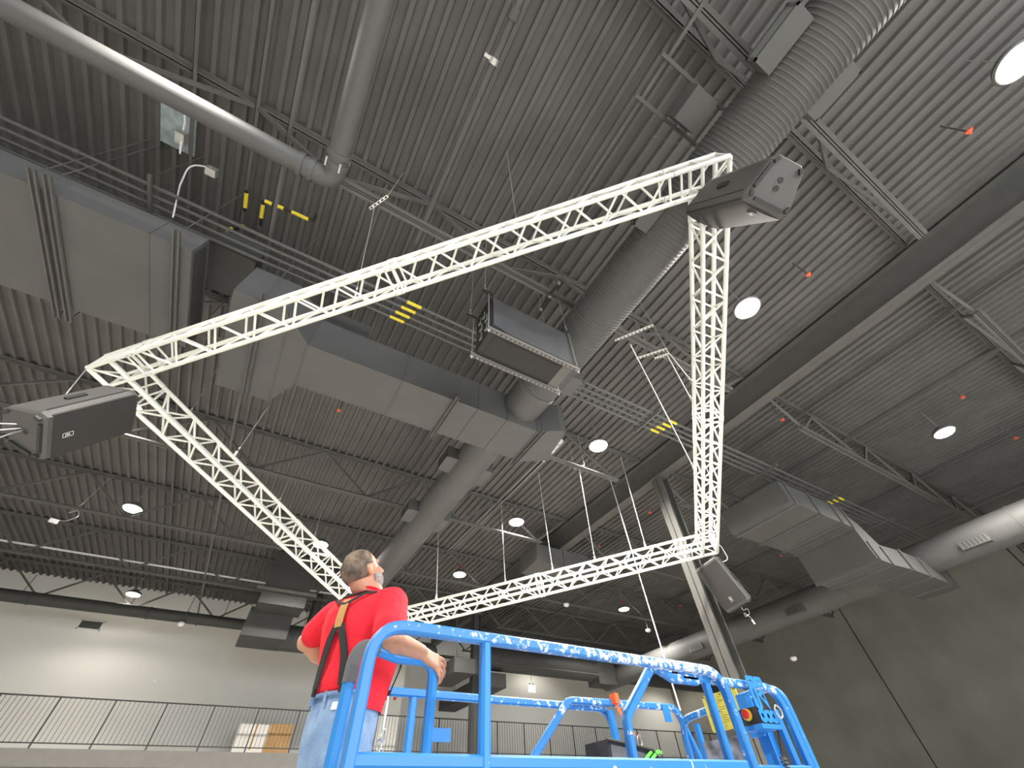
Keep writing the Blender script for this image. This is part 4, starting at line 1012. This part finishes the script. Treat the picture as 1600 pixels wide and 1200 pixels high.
# hands: palm and five curled fingers
def hand(m, wr, d, up, side, L=1.0, curl=(.5, .9, .7), spread=.06):
    d = V(d).normalized(); up = (V(up)-d*V(up).dot(d)).normalized(); sd = d.cross(up).normalized()*side
    pc = wr+d*.05*L
    for k in (-1.3, -.5, .4, 1.2): limb(m, [wr+sd*(.010*k), wr+d*.082*L+sd*(.0205*k)], [.019, .0155], n=10)
    for k, ln_, cv in ((-1.5, .078, .8), (-.5, .086, .95), (.5, .080, 1.15), (1.5, .066, 1.35)):
        p = wr+d*.083*L+sd*(.0215*k); a = 0; pts = [p]
        dd = (d+sd*(k*spread)).normalized()
        for seg, c_ in zip((.45, .32, .23), curl):
            a += c_*cv; v_ = dd*math.cos(a)-up*math.sin(a)+sd*(k*spread*.5); p = p+v_*(ln_*seg*1.1*L); pts.append(p)
        limb(m, pts, [.0105, .0098, .0088, .0075], n=10)
    tb = wr+d*.025*L-sd*.026; limb(m, [tb, tb+d*.032-sd*.022-up*.014, tb+d*.060-sd*.022-up*.030, tb+d*.078-sd*.010-up*.040], [.016, .0125, .011, .009], n=10)
fd = (dp(678, 1040, 2.20)-WrR)
hand(b, WrR, fd+V((.02,0,.01)), (-.30, -1.0, .70), 1, L=1.12, curl=(.30, .50, .35), spread=.16)
hand(b, WrL, (WrL-ElL).normalized()+V((0,0,-.4)), Ff*.6+Zz, -1)
body = remesh(b, 'body', m_skin, man, .0055, 5)
# hair and beard shells
def shell(name, c, rad, keep, mt, par, n=40, thick=.004):
    n = 84
    m = M(); c = V(c); idx = {}; N2 = n//2
    def vid(i, j):
        j %= n
        if (i, j) not in idx:
            th = PI*i/N2; u = 2*PI*j/n; l = V((rad[0]*math.sin(th)*math.cos(u), rad[1]*math.sin(th)*math.sin(u), rad[2]*math.cos(th)))
            k = 1+.012*noise.noise(l*60); idx[(i, j)] = len(m.v); m.v.append(c+(HR*l.x+HF*l.y+HU*l.z)*k)
        return idx[(i, j)]
    for i in range(N2):
        for j in range(n):
            th = PI*(i+.5)/N2; u = 2*PI*(j+.5)/n
            l = (rad[0]*math.sin(th)*math.cos(u), rad[1]*math.sin(th)*math.sin(u), rad[2]*math.cos(th))
            if keep(*l):
                q = [vid(i, j), vid(i, j+1), vid(i+1, j+1), vid(i+1, j)]; q2 = []
                for a_ in q:
                    if a_ not in q2: q2.append(a_)
                m.f.append(q2)
    o = m.build(name, mt, par); s_ = o.modifiers.new('t', 'SOLIDIFY'); s_.thickness = thick; s_.offset = -1; return o
shell('hair', H(0, -.014, .030), (.0805, .1005, .096), lambda x, y, z: (y < .035+.3*max(0, z-.02)) and z > -.062+.4*max(0, y) and not (abs(x) > .06 and y > -.002 and z < .0) and not ((x+.030)**2+(y+.075)**2+(z-.055)**2 < .034**2), m_hair, man)
shell('beard', H(0, .032, -.046), (.0645, .0715, .0705), lambda x, y, z: (y > -.012 and z < .022 and not (y > .045 and z > .002)) or (y > .0 and z < -.03), m_beard, man)
for s in (-1, 1):
    e_ = M(); ball(e_, H(s*.030, .066, .012), (.012, .010, .008), ax=HA, n=10); e_.build('eye', m_dome, man)
# red shirt
t_ = M()
rows = [r for r in TR if r[0] >= 1.0]; rows[0] = (1.0, .163, .148, .02)
lo = (.955, .158, .144, .02)
t_.rings([tring(0, .006, row=lo)]+[tring(0, .010, row=r) for r in rows[:-1]]+[tring(0, .008, row=(1.415, .078, .074, -.003))])
slR = ShR+(ElR-ShR)*.78; slL = ShL+(ElL-ShL)*.62
limb(t_, [Q(.12, -.015, 1.33), ShR, slR], [.085, .082, .078]); limb(t_, [Q(-.12, -.015, 1.33), ShL, slL], [.085, .082, .078])
def wr_(co):
    return .006*noise.noise(V((co.x*9, co.y*9, co.z*5)))+.004*noise.noise(V((co.x*22, co.y*22, co.z*12)))
shirt = remesh(t_, 't_shirt', m_red, man, .008, 5, wr_)
M().tube([H(0, 0, 0)*0+Q(.079*math.cos(u), -.002+.076*math.sin(u), 1.418-.012*math.sin(u)) for u in [i*PI/12 for i in range(24)]], .007, 8, close=True).build('collar', m_red, shirt)
# jeans
j = M()
j.rings([tring(0, .012, row=(.70, .130, .11, 0)), tring(0, .014, row=TR[1]), tring(0, .012, row=TR[2]), tring(0, .008, row=(.962, .150, .134, .02))])
limb(j, [HipR, KnR, AnR+Zz*.02], [.092, .074, .07]); limb(j, [HipL, KnL, AnL+Zz*.02], [.086, .078, .072])
jeans = remesh(j, 'jeans', m_jean, man, .008, 4, lambda co: .006*noise.noise(V((co.x*12, co.y*12, co.z*9))))
M().tube([tpt(.950, u*15, .013) for u in range(24)], .009, 8, close=True).build('waistband', m_jean, jeans)
for u in (215, 245, 270, 300): M().bar(tpt(.960, u, .020), tpt(.915, u, .022), .012, .006, Ff).build('belt_loop', m_jean, jeans, smooth=False)
def patch(u0, u1, z0, z1, off, name, mt, par, nu=6):
    rs = []
    for z in (z0, (z0+z1)/2, z1):
        rs.append([tpt(z, u0+(u1-u0)*i/nu, off) for i in range(nu+1)]+[tpt(z, u1-(u1-u0)*i/nu, off-.006) for i in range(nu+1)])
    return M().rings(rs).build(name, mt, par)
patch(228, 262, .76, .90, .016, 'back_pocket', m_jean, jeans); patch(278, 318, .76, .90, .016, 'back_pocket', m_jean, jeans)
patch(-25, 110, .895, .985, .022, 'shirt_hem', m_red, shirt, 14)
patch(283, 298, .888, .915, .022, 'label_tag', m_badge, jeans)
for a_, s in ((AnR, 1), (AnL, -1)):
    sh = M(); limb(sh, [a_-Zz*.02, a_+Ff*.17-Zz*.045], [.052, .044]); sh.build('shoe', m_strap, man)
# suspenders
def band(path, wd, name, mt, par, th=.003):
    m = M(); rs = []
    for i, (z, u, off) in enumerate(path):
        p = tpt(z, u, off); a_ = tpt(z, u-2, off); b_ = tpt(z, u+2, off); tn = (b_-a_).normalized()
        nx = path[min(i+1, len(path)-1)]; pv = path[max(i-1, 0)]
        d = (tpt(*nx)-tpt(*pv)).normalized(); n_ = tn.cross(d); n_ = n_.normalized() if n_.length > 1e-5 else Zz
        sd = d.cross(n_).normalized()
        rs.append([p+sd*wd/2+n_*th, p-sd*wd/2+n_*th, p-sd*wd/2-n_*th, p+sd*wd/2-n_*th])
    return m.rings(rs).build(name, mt, par, smooth=False)
def lerp_path(pts, n=8):
    o = []
    for a_, b_ in zip(pts, pts[1:]):
        for k in range(n): s = k/n; o.append(tuple(a_[q]*(1-s)+b_[q]*s for q in range(3)))
    return o+[pts[-1]]
sus = band(lerp_path([(.975, 292, .026), (1.10, 283, .027), (1.22, 272, .026)]), .036, 'suspenders', m_strap, man)
band(lerp_path([(.975, 248, .026), (1.10, 258, .027), (1.22, 268, .026)]), .036, 'strap', m_strap, sus)
band(lerp_path([(1.21, 270, .028), (1.29, 270, .027), (1.345, 270, .024)]), .044, 'leather_patch', m_leather, sus)
band(lerp_path([(1.32, 270, .027), (1.36, 292, .026), (1.385, 335, .018), (1.38, 20, .018), (1.34, 52, .022)]), .013, 'strap', m_strap, sus)
band(lerp_path([(1.32, 270, .027), (1.36, 248, .026), (1.385, 205, .018), (1.38, 160, .018), (1.34, 128, .022)]), .013, 'strap', m_strap, sus)
band(lerp_path([(1.34, 52, .022), (1.22, 50, .028), (1.10, 45, .03), (.98, 38, .03)]), .034, 'strap', m_strap, sus)
band(lerp_path([(1.34, 128, .022), (1.22, 130, .028), (1.10, 135, .03), (.98, 140, .03)]), .034, 'strap', m_strap, sus)
for u in (292, 248, 38): M().box(tpt(.965, u, .026), (Rr, Ff, Zz), (.007, .007, .018)).build('clip', m_blk, sus, smooth=False)
# chain of rings and a hook hanging from the belt
t = thing('key_chain', 'silver chain of rings with a white clip hanging from the belt of the man', 'chain', tuple(tpt(.93, 15, .05)))
p = tpt(.95, 15, .045)
M().tube([p, p-Zz*.12], .006, 6).build('cord', m_badge, t)
for i in range(5):
    c_ = p-Zz*(.14+i*.032)+Rr*.008*((-1)**i); ax_ = Rr if i % 2 else Ff
    M().tube([c_+ax_*(.015*math.cos(a))+Zz*(.02*math.sin(a)) for a in [k*PI/6 for k in range(12)]], .0035, 6, close=True).build('ring', m_galv, t)
M().box(p-Zz*.32, (Rr, Ff, Zz), (.03, .02, .018)).build('clip', m_badge, t, smooth=False)
M().tube(bend([p-Zz*.3, p-Zz*.33-Rr*.0+Ff*-.10, p-Zz*.2-Ff*.16, p-Zz*.1-Ff*.2], .06), .004, 6).build('lanyard', m_galv, t)
